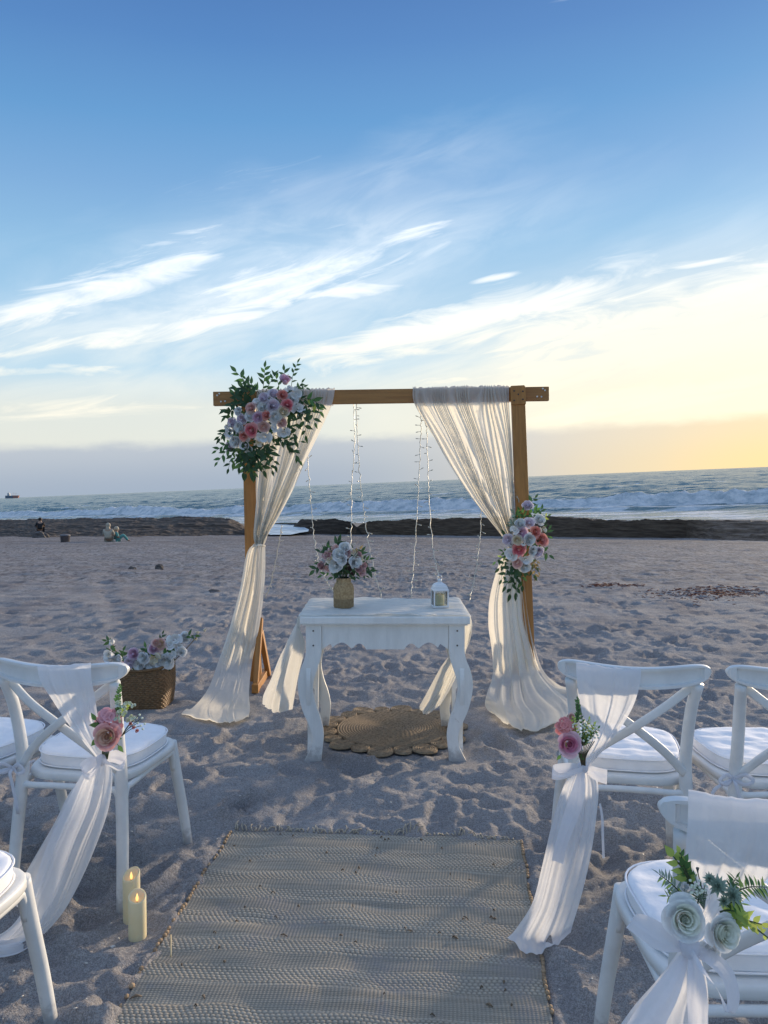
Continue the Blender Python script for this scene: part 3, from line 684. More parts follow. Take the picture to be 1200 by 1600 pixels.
lo_rows = rows_px([
    ([(398, 848, dy_ - .02), (405, 849, dy_ - .06), (412, 848, dy_ - .02)], (.002, .018, 0)),
    ([(386, 866, dy_ - .03), (402, 862, dy_ - .10), (414, 862, dy_ - .03)], (.003, .026, 0)),
    ([(376, 920, dy_ - .04), (396, 920, dy_ - .08), (412, 916, dy_ - .03)], (.003, .03, 0)),
    ([(360, 980, dy_ - .06), (384, 980, dy_ - .10), (404, 976, dy_ - .03)], (.004, .032, 0)),
    ([(341, 1035, dy_ - .10), (370, 1038, dy_ - .14), (394, 1030, dy_ - .05)], (.004, .026, 0)),
    ])
lo_rows.append(([G(325, 1076, .12), G(358, 1084, .12), G(389, 1080, .12)], Vector((.004, .032, .006))))
lo_rows.append(([G(303, 1104, .04), G(345, 1110, .06), G(390, 1108, .05)], Vector((0, .02, .010))))
lo_rows.append(([G(283, 1116, .012), G(335, 1127, .02), G(362, 1128, .02), G(388, 1121, .015)], Vector((0, .012, .004))))
lo_rows.append(([G(292, 1108, .006), G(335, 1118, .006), G(362, 1119, .006), G(385, 1112, .006)], Vector((0, 0, .0))))
V, F = sheet(lo_rows, 110, 90, 4.5, 8, .9); V[:, 2] = np.maximum(V[:, 2], .012 + .01 * pn(V[:, 0] * 9, V[:, 1] * 9, 2)); part('fall', V, F, M_drape, DL, True)
V, F = tube([P(398 + 15 * s, 853 - 1.2 * math.sin(s * 3), dy_ - .045 - .04 * math.sin(s * math.pi)) for s in np.linspace(-.1, 1.05, 12)], .007, 7); part('tie_cord', V, F, M_drape, DL, True)

DR = thing('arch_drape', G(810, 1110), 'cream voile drape gathered wide on the beam and tied to the right post', 'drape', 'drapes on the wedding arch')
up_rows = rows_px([
    ([(648, 632, AY + .07), (720, 631, AY + .07), (800, 629, AY + .07)], (0, .010, 0)),
    ([(646, 609, AY + .03), (720, 607, AY + .03), (796, 606, AY + .03)], (0, .008, .008)),
    ([(645, 608, AY - .035), (720, 606, AY - .035), (795, 605.5, AY - .035)], (0, .008, .008)),
    ([(648, 632, AY - .05), (722, 631, AY - .05), (795, 630, AY - .05)], (0, .018, 0)),
    ([(676, 680, dy_), (738, 676, dy_), (798, 676, dy_)], (.003, .022, 0)),
    ([(704, 728, dy_), (754, 724, dy_), (801, 724, dy_)], (.004, .026, 0)),
    ([(735, 775, dy_), (770, 775, dy_), (803, 772, dy_)], (.005, .028, 0)),
    ([(764, 812, dy_ - .02), (785, 813, dy_ - .02), (805, 812, dy_ - .02)], (.004, .03, 0)),
    ([(784, 838, dy_ - .02), (795, 840, dy_ - .05), (806, 838, dy_ - .02)], (.003, .025, 0)),
    ([(797, 862, dy_ - .02), (803, 863, dy_ - .05), (809, 862, dy_ - .02)], (.002, .02, 0))])
V, F = sheet(up_rows, 260, 90, 24, 5, 1.3); part('swag', V, F, M_drape, DR, True)
lo_rows = rows_px([
    ([(797, 858, dy_ - .02), (803, 858, dy_ - .06), (809, 857, dy_ - .02)], (.002, .018, 0)),
    ([(780, 880, dy_ - .03), (797, 880, dy_ - .08), (812, 880, dy_ - .03)], (.003, .024, 0)),
    ([(766, 930, dy_ - .04), (790, 930, dy_ - .09), (815, 928, dy_ - .03)], (.004, .032, 0)),
    ([(763, 975, dy_ - .05), (792, 975, dy_ - .10), (818, 972, dy_ - .04)], (.004, .026, 0)),
    ([(768, 1015, dy_ - .07), (797, 1015, dy_ - .12), (829, 1010, dy_ - .05)], (.005, .028, 0)),
    ([(770, 1055, dy_ - .10), (802, 1058, dy_ - .18), (842, 1050, dy_ - .10)], (.005, .034, .01)),
    ])
lo_rows.append(([G(761, 1085, .10), G(806, 1098, .10), G(866, 1076, .12)], Vector((.004, .03, .012))))
lo_rows.append(([G(758, 1102, .04), G(800, 1124, .05), G(850, 1118, .06), G(892, 1094, .05)], Vector((0, .012, .014))))
lo_rows.append(([G(766, 1113, .015), G(805, 1137, .025), G(850, 1138, .03), G(905, 1108, .02)], Vector((0, .010, .006))))
lo_rows.append(([G(772, 1110, .006), G(806, 1128, .006), G(846, 1130, .006), G(898, 1102, .006)], Vector((0, 0, 0))))
V, F = sheet(lo_rows, 130, 96, 4.5, 14, .9); V[:, 2] = np.maximum(V[:, 2], .012 + .012 * pn(V[:, 0] * 9, V[:, 1] * 9, 2)); part('fall', V, F, M_drape, DR, True)
# back layer of the right drape trailing over the sand to the right
bk = rows_px([([(800, 900, dy_ + .0), (818, 900, dy_ + .0)], (.003, .015, 0)), ([(806, 980, dy_), (828, 975, dy_)], (.003, .02, 0)), ([(810, 1040, dy_ - .03), (845, 1040, dy_ - .03)], (.003, .02, .01))])
bk.append(([G(822, 1084, .05), G(872, 1072, .06)], Vector((0, .01, .02)))); bk.append(([G(845, 1096, .02), G(900, 1080, .03)], Vector((0, .006, .018)))); bk.append(([G(858, 1106, .008), G(914, 1096, .01)], Vector((0, .0, .01))))
V, F = sheet(bk, 50, 60, 4, 23); V[:, 2] = np.maximum(V[:, 2], .012 + .012 * pn(V[:, 0] * 9, V[:, 1] * 9, 4)); part('trailing_end', V, F, M_drape, DR, True)

# fairy lights
M_wire = paint('clear wire', (.58, .53, .42), .35); M_bulb = paint('tiny bulbs', (.62, .58, .48), .25)
def strand(pts, label, seed):
    q = [P(*p) for p in pts]; r_ = thing('fairy_light_strand', q[-1], label, 'fairy lights', 'strands of fairy lights hanging from the beam')
    n = max(10, int((q[0] - q[-1]).length / .02)); C = cr([tuple(v) for v in q], n)
    rs_ = np.random.RandomState(seed); C[1:-1] += rs_.randn(n - 2, 3) * .0028
    part('wire', *tube(C, .0027, 5), M_wire, r_, True)
    mb = MB()
    for i in range(2, n - 1, 3):
        a = rs_.rand() * 2 * np.pi; d = Vector((math.cos(a), math.sin(a) * .6, .35 * rs_.randn())).normalized(); c0 = Vector(C[i])
        mb.add(*tube([c0, c0 + d * .022], .0016, 4)); mb.add(*tube([c0 + d * .020, c0 + d * .036], [.0034, .003], 5))
    o = part('bulbs', mb.V, mb.F, M_bulb, r_, True); o['kind'] = 'stuff'
strand([(555, 614, AY + .03), (553, 632, AY + .03), (554, 700, 5.4), (549, 760, 5.3), (549, 810, 5.1), (547, 860, 4.8)], 'light strand ending behind the table bouquet', 1)
strand([(557, 614, AY + .03), (557, 635, AY + .03), (559, 700, 5.3), (564, 760, 5.2), (571, 820, 4.95), (582, 880, 4.7), (597, 936, 4.5)], 'light strand reaching the back edge of the table right of the vase', 2)
strand([(657, 612, AY + .03), (658, 650, AY + .03), (656, 710, 5.4), (653, 780, 5.2), (648, 860, 4.9), (641, 936, 4.52)], 'light strand reaching the table top between vase and lantern', 3)
strand([(661, 612, AY + .03), (665, 655, AY + .03), (668, 710, 5.4), (671, 790, 5.2), (677, 860, 4.8), (686, 906, 4.3)], 'light strand falling onto the top of the lantern', 4)
strand([(478, 660, AY + .06), (480, 710, 5.42), (485, 780, 5.3), (491, 840, 5.0), (498, 880, 4.7), (508, 905, 4.5), (521, 924, 4.35)], 'light strand emerging from the left drape and ending at the vase', 5)
strand([(753, 760, AY + .08), (752, 800, 5.42), (749, 850, 5.2), (742, 900, 4.9), (733, 940, 4.55)], 'light strand from behind the right drape to the right table corner', 6)
strand([(440, 820, AY + .05), (436, 850, 5.45), (426, 900, 5.4), (415, 935, 5.35)], 'short light strand hanging beside the lower left drape', 7)
strand([(771, 614, AY + .06), (774, 650, AY + .07), (782, 690, AY + .06), (797, 730, AY + .05), (806, 768, AY - .06), (811, 785, AY - .09)], 'light strand showing through the right drape beside the post', 8)

# ------------------------------------------------------------------ flowers and leaves
def petal_grid(f, az, R_=1.0, rnd=random, ruffle=0.0, na=6, nb=6, op=None):
    """one petal of a rose of unit radius: f = 0 heart .. 1 outermost; returns vertices, faces"""
    w_ = math.radians(165 - 70 * f); r1 = .10 + .84 * f ** .95
    H = .62 + .20 * math.sin(math.pi * min(1, f * 1.15)) - .36 * f ** 3
    op = f * f if op is None else op; k1, k2 = rnd.uniform(.93, 1.05), rnd.uniform(.93, 1.05); tw = rnd.uniform(-.08, .08)
    V = []
    for j in range(nb):
        b_ = (j / (nb - 1)) ** .8
        for i in range(na):
            a = -1 + 2 * i / (na - 1)
            bt = b_ * (1 - .16 * a * a - .10 * op * abs(a) ** 3)
            cup = .72 + .28 * bt; dish = math.sin(min(1, .12 + .9 * bt) * math.pi / 2)
            rho = r1 * k1 * ((1 - op) * cup + op * dish) * (1 + .13 * a * (1 - op)) + (.05 + .22 * f) * max(0, bt - .68) ** 1.5 * 2.2
            z = H * k2 * bt ** (.9 + .5 * op) - (.10 + .30 * op) * max(0, bt - .72) ** 1.5 * 2 + ruffle * rnd.uniform(-1, 1) * bt
            th = az + tw + a * w_ / 2 * (1 - .18 * bt * f)
            V.append((rho * math.cos(th), rho * math.sin(th), z - .12))
    return V, [tuple(q) for q in gridF(nb, na)]
def tipped(me, na, nb, n):
    """base-to-tip fraction: pigment deepens at the base, crevice shade painted in with it"""
    b_ = np.repeat((np.arange(nb) / (nb - 1)) ** .8, na); v = np.ones(len(me.vertices)); q = np.tile(b_, n); v[:len(q)] = q
    me.attributes.new('tip', 'FLOAT', 'POINT').data.foreach_set('value', v.astype(np.float32)); return me
def flower_mesh(kind, mats, seed):
    rnd = random.Random(seed); mb = MB(); na, nb = 5, 5; n = {'rose': 18, 'peony': 26, 'bud': 6}.get(kind) or rnd.randint(8, 10)
    for i in range(n):
        f = i / (n - 1)
        if kind == 'rose': q = petal_grid(f, i * 2.39996 + rnd.uniform(-.2, .2), rnd=rnd, na=na, nb=nb)
        elif kind == 'peony': q = petal_grid(.05 + .87 * f ** 1.1, i * 2.39996 + rnd.uniform(-.5, .5), rnd=rnd, ruffle=.10, na=na, nb=nb, op=f ** 3.5)
        elif kind == 'bud': q = xf(petal_grid(.18 + .05 * i, i * 2.4, rnd=rnd, na=na, nb=nb), Matrix.Diagonal((1.7, 1.7, 1.45, 1)))
        else: q = xf(petal_grid(.5 + .46 * (i % 2), i * 4 * math.pi / n + rnd.uniform(-.15, .15), rnd=rnd, ruffle=.07, na=na, nb=nb, op=.9), Matrix.Rotation(rnd.uniform(-.15, .15), 4, 'X'))
        mb.add(*q)
    mb.add(*ball((0, 0, .16), .13 if kind == 'blossom' else .22, (1, 1, 1.2), 1))
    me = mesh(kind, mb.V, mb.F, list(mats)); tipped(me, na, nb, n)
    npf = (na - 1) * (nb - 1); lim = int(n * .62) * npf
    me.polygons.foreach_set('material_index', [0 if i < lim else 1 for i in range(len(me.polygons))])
    return me
_fc = {}
def flower(root, pos, rad, kind, colr, face, rnd):
    key = (kind, colr, rnd.randint(0, 2))
    if key not in _fc: _fc[key] = flower_mesh(kind, PM[colr], hash(key[2]) + len(_fc) * 5)
    q = Vector(face).normalized().to_track_quat('Z', 'Y').to_matrix().to_4x4()
    Mx = Matrix.Translation(Vector(pos) - root.location) @ q @ Matrix.Rotation(rnd.uniform(0, 6.28), 4, 'Z') @ Matrix.Diagonal((rad, rad, rad * rnd.uniform(.85, 1.05), 1))
    return link({'rose': 'rose', 'peony': 'peony', 'bud': 'flower_bud', 'blossom': 'blossom'}[kind], _fc[key], root, Mx)
def leaf_mesh(mat, wid=.38, n=6, fold=.18, droop=.15):
    V = []; F = []
    for j in range(n + 1):
        s = j / n; w_ = wid * math.sin(math.pi * min(1, s * 1.02 + .02) ** .8) * (1 - .25 * s); z = -droop * s * s
        V += [(-w_ / 2, s, z + fold * w_), (0, s, z), (w_ / 2, s, z + fold * w_)]
    for j in range(n):
        for i in range(2): F.append((j * 3 + i, j * 3 + i + 1, (j + 1) * 3 + i + 1, (j + 1) * 3 + i))
    return mesh('leaf', V, F, mat)
LEAF = {k: leaf_mesh(m_, .44) for k, m_ in (('d', M_leafD), ('m', M_leafM), ('l', M_leafL), ('g', M_leafG), ('b', M_leafB), ('x', M_leafX))}
LEAFR = {k: leaf_mesh(m_, .62, 6, .1, .1) for k, m_ in (('l', M_leafL), ('m', M_leafM), ('g', M_leafG), ('x', M_leafX))}
LEAFN = {k: leaf_mesh(m_, .22, 5, .2, .1) for k, m_ in (('l', M_leafL), ('m', M_leafM), ('g', M_leafG), ('b', M_leafB))}
def frame(d, up):
    d = Vector(d).normalized(); x = d.cross(Vector(up))
    if x.length < 1e-4: x = d.cross(Vector((1, 0, 0)))
    x.normalize(); z = x.cross(d)
    return Matrix((x, d, z)).transposed().to_4x4()
def sprig(root, a, b_, nleaf, size, rnd, lib=LEAF, tone='d', sag=.15, name='sprig', tilt=50, normal=(0, -1, .25), stem=M_stem, sr=.0022, first=.18):
    """stem from a to b with paired leaves and one at the tip; the leaf blades face roughly along normal"""
    a, b_ = Vector(a), Vector(b_); L = (b_ - a).length
    mid = (a + b_) / 2 + Vector((rnd.uniform(-.05, .05) * L, rnd.uniform(-.08, .02) * L, sag * L * (1 if b_.z < a.z + .3 * L else .4)))
    C = cr([tuple(a - a), tuple(mid - a), tuple(b_ - a)], 14)
    o = link(name, mesh(name, *tube(C, [sr, sr * .5], 5), stem), root, Matrix.Translation(a - root.location))
    for i in range(nleaf):
        s = first + (1 - first) * i / max(1, nleaf - 1); k = min(13, s * 13); k0 = int(min(12, math.floor(k)))
        p = Vector(C[k0]).lerp(Vector(C[k0 + 1]), k - k0); tg = (Vector(C[k0 + 1]) - Vector(C[k0])).normalized()
        sd = -1 if i % 2 else 1
        n_ = (Vector(normal) + Vector((rnd.uniform(-.5, .5), rnd.uniform(-.3, .3), rnd.uniform(-.5, .5)))).normalized()
        side = tg.cross(n_).normalized()
        th = R(0 if i == nleaf - 1 else tilt + rnd.uniform(-14, 14))
        d = tg * math.cos(th) + side * sd * math.sin(th)
        sz = size * rnd.uniform(.78, 1.15) * (1 - .25 * abs(s - .45))
        c_ = rnd.choice(tone)
        link('leaf', lib[c_], o, Matrix.Translation(p) @ frame(d, n_) @ Matrix.Diagonal((sz, sz, sz, 1)))
    return o

def spray(name, label, cat, base, flowers, sprigs, Yc, cen, bulge, seed, group=None, lk=1.0):
    """flowers (px, py, r px, kind, colour); sprigs (x0, y0, x1, y1, n, leaf m, tone)"""
    rnd = random.Random(seed); r_ = thing(name, base, label, cat, group)
    for (px, py, rp, kd, cl) in flowers:
        u, v = (px - cen[0]) / cen[2], (py - cen[1]) / cen[3]
        Yf = Yc - bulge * max(0, 1 - .55 * (u * u + v * v)) + rnd.uniform(-.012, .012)
        pos = P(px, py, Yf); rad = rp / 1200 * Yf * 1.34
        face = Vector((u * .7, -1, -v * .6 + .1)) + Vector((rnd.uniform(-.25, .25), 0, rnd.uniform(-.25, .25)))
        flower(r_, pos + Vector((0, rad * .35, 0)), rad, kd, cl, face, rnd)
    for k in range(int(len(flowers) * .9)):      # dark leaves tucked between and behind the blooms
        (px, py, rp, kd, cl) = flowers[k % len(flowers)]; a = rnd.uniform(0, 6.28)
        a0 = P(px, py, Yc - bulge * .15); b0 = P(px + rp * 2.1 * math.cos(a), py + rp * 2.1 * math.sin(a), Yc - bulge * .2)
        sprig(r_, a0, b0, 4, .034 * lk, rnd, tone='d')
    for (xa, ya, xb, yb, n, sz, tn) in sprigs:
        sprig(r_, P(xa, ya, Yc - bulge * .25), P(xb, yb, Yc - bulge * .35 + rnd.uniform(-.05, .05)), max(4, int(n * .85)), sz * lk, rnd, tone=tn)
    return r_, rnd

FL = [(448, 633, 9, 'rose', 'pink'), (441, 617, 7.5, 'rose', 'coral'), (392, 672, 10, 'rose', 'pink'), (380, 681, 6.5, 'rose', 'coral'), (416, 649, 7, 'rose', 'coral'), (440, 660, 7, 'rose', 'blush'), (392, 638, 8.5, 'rose', 'blush'), (412, 667, 8, 'peony', 'blush'),
      (412, 622, 8, 'peony', 'lav'), (427, 616, 8, 'peony', 'lav'), (426, 634, 10, 'peony', 'lav'), (403, 652, 9, 'peony', 'lilac'), (378, 655, 8, 'peony', 'lav'), (363, 660, 7.5, 'peony', 'lav'), (359, 697, 7.5, 'peony', 'lav'), (445, 596, 8, 'bud', 'lilac'),
      (410, 637, 8, 'peony', 'white'), (390, 650, 8, 'rose', 'white'), (375, 667, 9, 'peony', 'white'), (361, 676, 9.5, 'blossom', 'white'), (384, 694, 11, 'blossom', 'white'), (368, 690, 9, 'peony', 'white'), (412, 682, 10, 'blossom', 'white'), (430, 650, 10, 'peony', 'white'), (442, 643, 8.5, 'rose', 'cream'), (463, 615, 9, 'blossom', 'white'), (456, 622, 8.5, 'peony', 'white'), (465, 638, 9.5, 'blossom', 'white'), (443, 676, 8, 'blossom', 'white'), (402, 628, 7, 'blossom', 'white'), (405, 690, 6.5, 'blossom', 'cream'), (372, 643, 6, 'peony', 'white'), (428, 668, 6, 'blossom', 'white'), (356, 668, 6, 'blossom', 'white'), (452, 608, 6, 'blossom', 'white')]
SG = [(400, 620, 369, 581, 9, .042, 'dm'), (405, 615, 384, 592, 7, .036, 'd'), (410, 615, 414, 574, 10, .040, 'dm'), (415, 612, 428, 588, 7, .034, 'd'), (395, 615, 368, 606, 6, .045, 'd'), (455, 605, 465, 567, 10, .028, 'd'), (436, 605, 430, 588, 5, .034, 'dm'), (462, 605, 478, 606, 6, .026, 'd'),
      (470, 625, 499, 632, 8, .042, 'dm'), (474, 630, 492, 660, 9, .045, 'd'), (470, 635, 478, 680, 10, .042, 'd'), (476, 622, 500, 643, 7, .040, 'ml'), (470, 640, 462, 680, 8, .040, 'd'),
      (430, 680, 462, 712, 9, .040, 'd'), (425, 685, 452, 700, 7, .042, 'd'), (420, 690, 430, 728, 9, .042, 'd'), (410, 695, 425, 735, 9, .038, 'd'), (440, 670, 458, 678, 5, .035, 'd'), (400, 700, 398, 742, 8, .045, 'dm'), (390, 700, 384, 740, 8, .048, 'd'), (380, 700, 374, 730, 7, .045, 'd'), (395, 705, 405, 728, 7, .042, 'd'),
      (365, 695, 338, 704, 8, .036, 'm'), (365, 700, 340, 722, 8, .036, 'm'), (368, 700, 357, 732, 8, .034, 'd'), (365, 665, 344, 685, 6, .036, 'd'), (372, 640, 352, 652, 6, .042, 'd'), (375, 632, 352, 640, 6, .042, 'd'), (380, 640, 366, 618, 7, .046, 'd'), (385, 630, 372, 612, 6, .046, 'd'), (395, 640, 378, 625, 6, .05, 'd'), (420, 700, 470, 690, 8, .036, 'd'), (398, 640, 385, 606, 7, .05, 'd'), (445, 690, 468, 720, 8, .036, 'd'),
      (385, 705, 392, 736, 9, .046, 'd'), (378, 700, 380, 738, 9, .046, 'd'), (395, 700, 412, 735, 9, .042, 'd'), (388, 690, 388, 722, 8, .05, 'd'), (372, 695, 366, 722, 8, .042, 'd'), (402, 695, 400, 725, 8, .05, 'd'), (410, 690, 418, 718, 8, .045, 'd'), (396, 705, 396, 745, 9, .040, 'dm'), (380, 650, 385, 670, 6, .05, 'd'), (400, 640, 405, 665, 6, .05, 'd'), (420, 640, 422, 665, 6, .05, 'd'), (440, 625, 445, 655, 6, .05, 'd'), (372, 668, 378, 690, 6, .05, 'd'), (398, 665, 402, 690, 6, .05, 'd'), (455, 628, 452, 650, 6, .05, 'd')]
spray('flower_spray', 'large spray of pink, lavender and white roses on the left corner of the arch', 'flower arrangement', P(420, 665, AY - .1), FL, SG, AY - .10, (412, 652, 62, 62), .14, 31, 'flower sprays on the arch', 1.65)
FR = [(825, 791, 8, 'peony', 'lav'), (827, 818, 8.5, 'rose', 'lav'), (813, 820, 8.5, 'peony', 'white'), (815, 833, 9.5, 'peony', 'lilac'), (795, 844, 8.5, 'peony', 'lav'), (809, 844, 7.5, 'rose', 'cream'), (844, 813, 8.5, 'rose', 'white'), (849, 828, 6, 'blossom', 'cream'), (837, 831, 8, 'rose', 'coral'), (847, 844, 9.5, 'rose', 'coral'), (812, 859, 10, 'rose', 'pink'), (827, 843, 9, 'peony', 'white'), (841, 862, 8.5, 'peony', 'lav'), (832, 861, 7.5, 'peony', 'white'), (799, 868, 8.5, 'blossom', 'white'), (809, 880, 7.5, 'rose', 'blush'), (822, 874, 9, 'blossom', 'white'), (821, 886, 8.5, 'peony', 'white'), (805, 828, 6, 'blossom', 'white'), (818, 846, 6, 'blossom', 'white')]
SR = [(810, 880, 797, 928, 10, .042, 'd'), (808, 880, 784, 906, 9, .040, 'd'), (812, 885, 806, 926, 9, .042, 'd'), (815, 885, 790, 916, 8, .040, 'd'), (815, 885, 816, 915, 8, .04, 'dm'), (812, 815, 803, 802, 6, .04, 'gm'), (818, 812, 812, 797, 6, .034, 'm'), (822, 808, 838, 797, 6, .034, 'm'), (800, 868, 775, 878, 7, .030, 'ml'), (800, 872, 786, 862, 6, .030, 'm'), (798, 876, 780, 888, 6, .032, 'd'), (838, 815, 856, 806, 6, .026, 'ml'), (846, 835, 858, 838, 4, .026, 'm'), (832, 875, 836, 902, 9, .026, 'b'), (836, 872, 842, 894, 7, .024, 'b'), (806, 858, 790, 836, 6, .036, 'd'), (825, 850, 835, 846, 5, .036, 'd'), (808, 868, 800, 852, 5, .036, 'd'), (818, 872, 818, 856, 5, .036, 'd'), (808, 826, 800, 815, 6, .034, 'g')]
spray('flower_spray', 'narrow spray of coral, lavender and white roses tied to the right post', 'flower arrangement', P(820, 845, AY - .12), FR, SR, AY - .13, (820, 845, 40, 62), .11, 37, 'flower sprays on the arch', 1.6)

# ------------------------------------------------------------------ altar table with runner, vase and lantern
tl, tr_ = G(483, 1189), G(722, 1189)
TC = Vector(((tl.x + tr_.x) / 2, (tl.y + tr_.y) / 2 + .27, 0)); TB = thing('altar_table', TC, 'white painted wooden table with scalloped apron and curved legs', 'table')
FY = -.27; BY = .27                       # leg planes in table coordinates
def tx(px, Y=None): return (px - 600) / 1200 * (TC.y + FY) - TC.x
def tz(py): return P(600, py, TC.y + FY).z
zt0 = tz(975)                              # underside of the top
hw = (tx(727) - tx(477)) / 2; mx_ = (tx(727) + tx(477)) / 2
def leg_profile():
    """outer and inner edges of the sawn cabriole board, x measured from the outer edge inwards, z up"""
    out_ = [(0, zt0), (0, .57), (-.006, .53), (-.030, .47), (-.042, .41), (-.038, .34), (-.018, .26), (.012, .19), (.031, .13), (.027, .08), (.008, .035), (-.010, .0), (-.010, -.03)]
    inn_ = [(.080, zt0), (.080, .57), (.075, .53), (.052, .46), (.038, .41), (.036, .36), (.050, .29), (.074, .22), (.088, .15), (.087, .10), (.080, .04), (.078, .0), (.078, -.03)]
    o2 = cr(out_[1:-1], 26); i2 = cr(inn_[1:-1], 26)
    return [out_[0]] + [tuple(p) for p in o2] + [out_[-1]], [inn_[0]] + [tuple(p) for p in i2] + [inn_[-1]]
lo_, li_ = leg_profile()
def strip_board(lo_, li_, fn, th0, th1):
    """board between two edge curves; fn maps (a, thickness, z) to coordinates"""
    n = len(lo_); V = []
    for (a, z), (b_, z2) in zip(lo_, li_): V += [fn(a, th0, z), fn(b_, th0, z2), fn(b_, th1, z2), fn(a, th1, z)]
    F = [tuple(q) for q in gridF(n, 4, True)] + [(3, 2, 1, 0), tuple((n - 1) * 4 + i for i in range(4))]
    return V, F
for sx_ in (-1, 1):
    for sy_ in (-1, 1):
        mb = MB()
        mb.add(*strip_board(lo_, li_, lambda a, th, z: (mx_ + sx_ * (hw - a), sy_ * (.27 - th), z), 0, .024))
        mb.add(*strip_board(lo_, li_, lambda a, th, z: (mx_ + sx_ * (hw - .0 - th), sy_ * (.27 - .026 - a), z), .002, .024))
        lg = part('leg', mb.V, mb.F, M_tablep, TB, smooth=False)
        if sy_ < 0:
            for zz, mm in ((zt0 - .035, M_screw), (zt0 - .11, M_screw)):
                V, F = xf(lathe([(.0005, 0), (.0045, 0), (.0045, .002), (.0005, .002)], 8), Matrix.Translation((mx_ + sx_ * (hw - .038), -.2712, zz)) @ Matrix.Rotation(R(90), 4, 'X'))
                link('screw', mesh('screw', V, F, mm), lg)
def apron(half, y0, th, axis):
    top_ = [(-half, zt0 - .002), (half, zt0 - .002)]
    n = 60; bot = []
    for i in range(n + 1):
        s = 1 - 2 * i / n; a = s * half; q = abs(s)
        h = .112
        if q > .86: h = .132 - .05 * math.sin((q - .86) / .14 * math.pi * .5) * 0 - .030 * (1 - ((q - .86) / .14))
        elif q > .52: h = .132 - .035 * math.sin((q - .52) / .34 * math.pi)
        elif q > .30: h = .132 - .030 * math.sin((q - .30) / .22 * math.pi) ** .8
        else: h = .132
        bot.append((a, zt0 - h))
    return extrude(top_ + bot, y0, y0 + th, axis)
for yy in (-.262, .244): part('apron', *xf(apron(hw - .082, yy, .018, 'y'), Matrix.Translation((mx_, 0, 0))), M_tablep, TB, smooth=False)
for xx in (mx_ - hw + .004, mx_ + hw - .022): part('apron', *xf(apron(.27 - .110, xx, .018, 'x'), Matrix.Identity(4)), M_tablep, TB, smooth=False)
TW = (tx(735) - tx(468)) / 2; tmx = (tx(735) + tx(468)) / 2
ZT = zt0 + .040
part('tabletop', *box(tmx - TW, tmx + TW, -.292, .292, zt0 + .001, ZT, .006), M_tablep, TB, smooth=False)
part('tabletop_moulding', *box(tmx - TW + .012, tmx + TW - .012, -.282, .282, zt0 - .006, zt0 + .0005, .002), M_tablep, TB, smooth=False)
# runner: a flat wrinkled sheet over the top and two hanging ends
RN = thing('table_runner', TC + Vector((0, 0, ZT)), 'white gauze runner over the table top with both ends hanging down', 'table runner')
nx_, ny_ = 150, 60
gx, gy = np.meshgrid(np.linspace(tmx - TW - .006, tmx + TW + .006, nx_), np.linspace(-.285, .275, ny_))
gz = ZT + .004 + .013 * np.abs(fbm(gx * 2.6, gy * 17 + 1.5 * pn(gx * 3, gy * 3, 8), 5, 3)) + .005 * np.abs(pn(gx * 6, gy * 40, 9))
rim = np.minimum((gx - gx.min()), (gx.max() - gx)); gz -= .010 * np.exp(-rim / .012)
V = np.stack([gx + TC.x, gy + TC.y, gz], -1).reshape(-1, 3); part('cover', V, gridF(ny_, nx_), M_runner, RN, True)
FRY = TC.y - .285
lx_ = tmx - TW + TC.x
def W(*p): return Vector(p)
lrows = [([W(lx_ - .004, TC.y + .27, ZT + .003), W(lx_ - .006, TC.y, ZT + .003), W(lx_ - .004, FRY, ZT + .003)], Vector((.0, 0, .002))),
         ([W(lx_ - .018, TC.y + .25, ZT - .04), W(lx_ - .022, TC.y, ZT - .04), W(lx_ - .018, FRY + .01, ZT - .04)], Vector((.008, 0, 0))),
         ([P(446, 1010, 4.34), P(455, 1012, 4.16), P(474, 1012, 4.02)], Vector((.018, .006, 0))),
         ([P(428, 1055, 4.38), P(444, 1060, 4.22), P(466, 1058, 4.08)], Vector((.02, .012, 0))),
         ([P(412, 1085, 4.42), P(434, 1100, 4.26), P(462, 1090, 4.12)], Vector((.018, .014, 0))),
         ([P(410, 1100, 4.43), P(430, 1113, 4.28), P(458, 1108, 4.14)], Vector((.012, .012, 0)))]
V, F = sheet(lrows, 70, 60, 4, 33); part('hanging_end', V, F, M_runner, RN, True)
rx_ = tmx + TW + TC.x
rrows = [([W(rx_ + .004, TC.y + .27, ZT + .003), W(rx_ + .006, TC.y, ZT + .003), W(rx_ + .004, FRY + .02, ZT + .003)], Vector((0, 0, .002))),
         ([W(rx_ + .016, TC.y + .25, ZT - .05), W(rx_ + .020, TC.y, ZT - .06), W(rx_ + .014, FRY + .05, ZT - .06)], Vector((.008, 0, 0))),
         ([P(716, 1005, 4.42), P(728, 1010, 4.25), P(732, 1000, 4.08)], Vector((.012, .006, 0))),
         ([P(690, 1040, 4.44), P(703, 1048, 4.26), P(718, 1040, 4.13)], Vector((.010, .012, 0))),
         ([P(668, 1080, 4.42), P(682, 1092, 4.26), P(704, 1072, 4.16)], Vector((.010, .014, 0))),
         ([P(655, 1105, 4.40), P(666, 1116, 4.26), P(688, 1102, 4.16)], Vector((.008, .012, 0)))]
V, F = sheet(rrows, 70, 60, 5, 39); part('hanging_end', V, F, M_runner, RN, True)

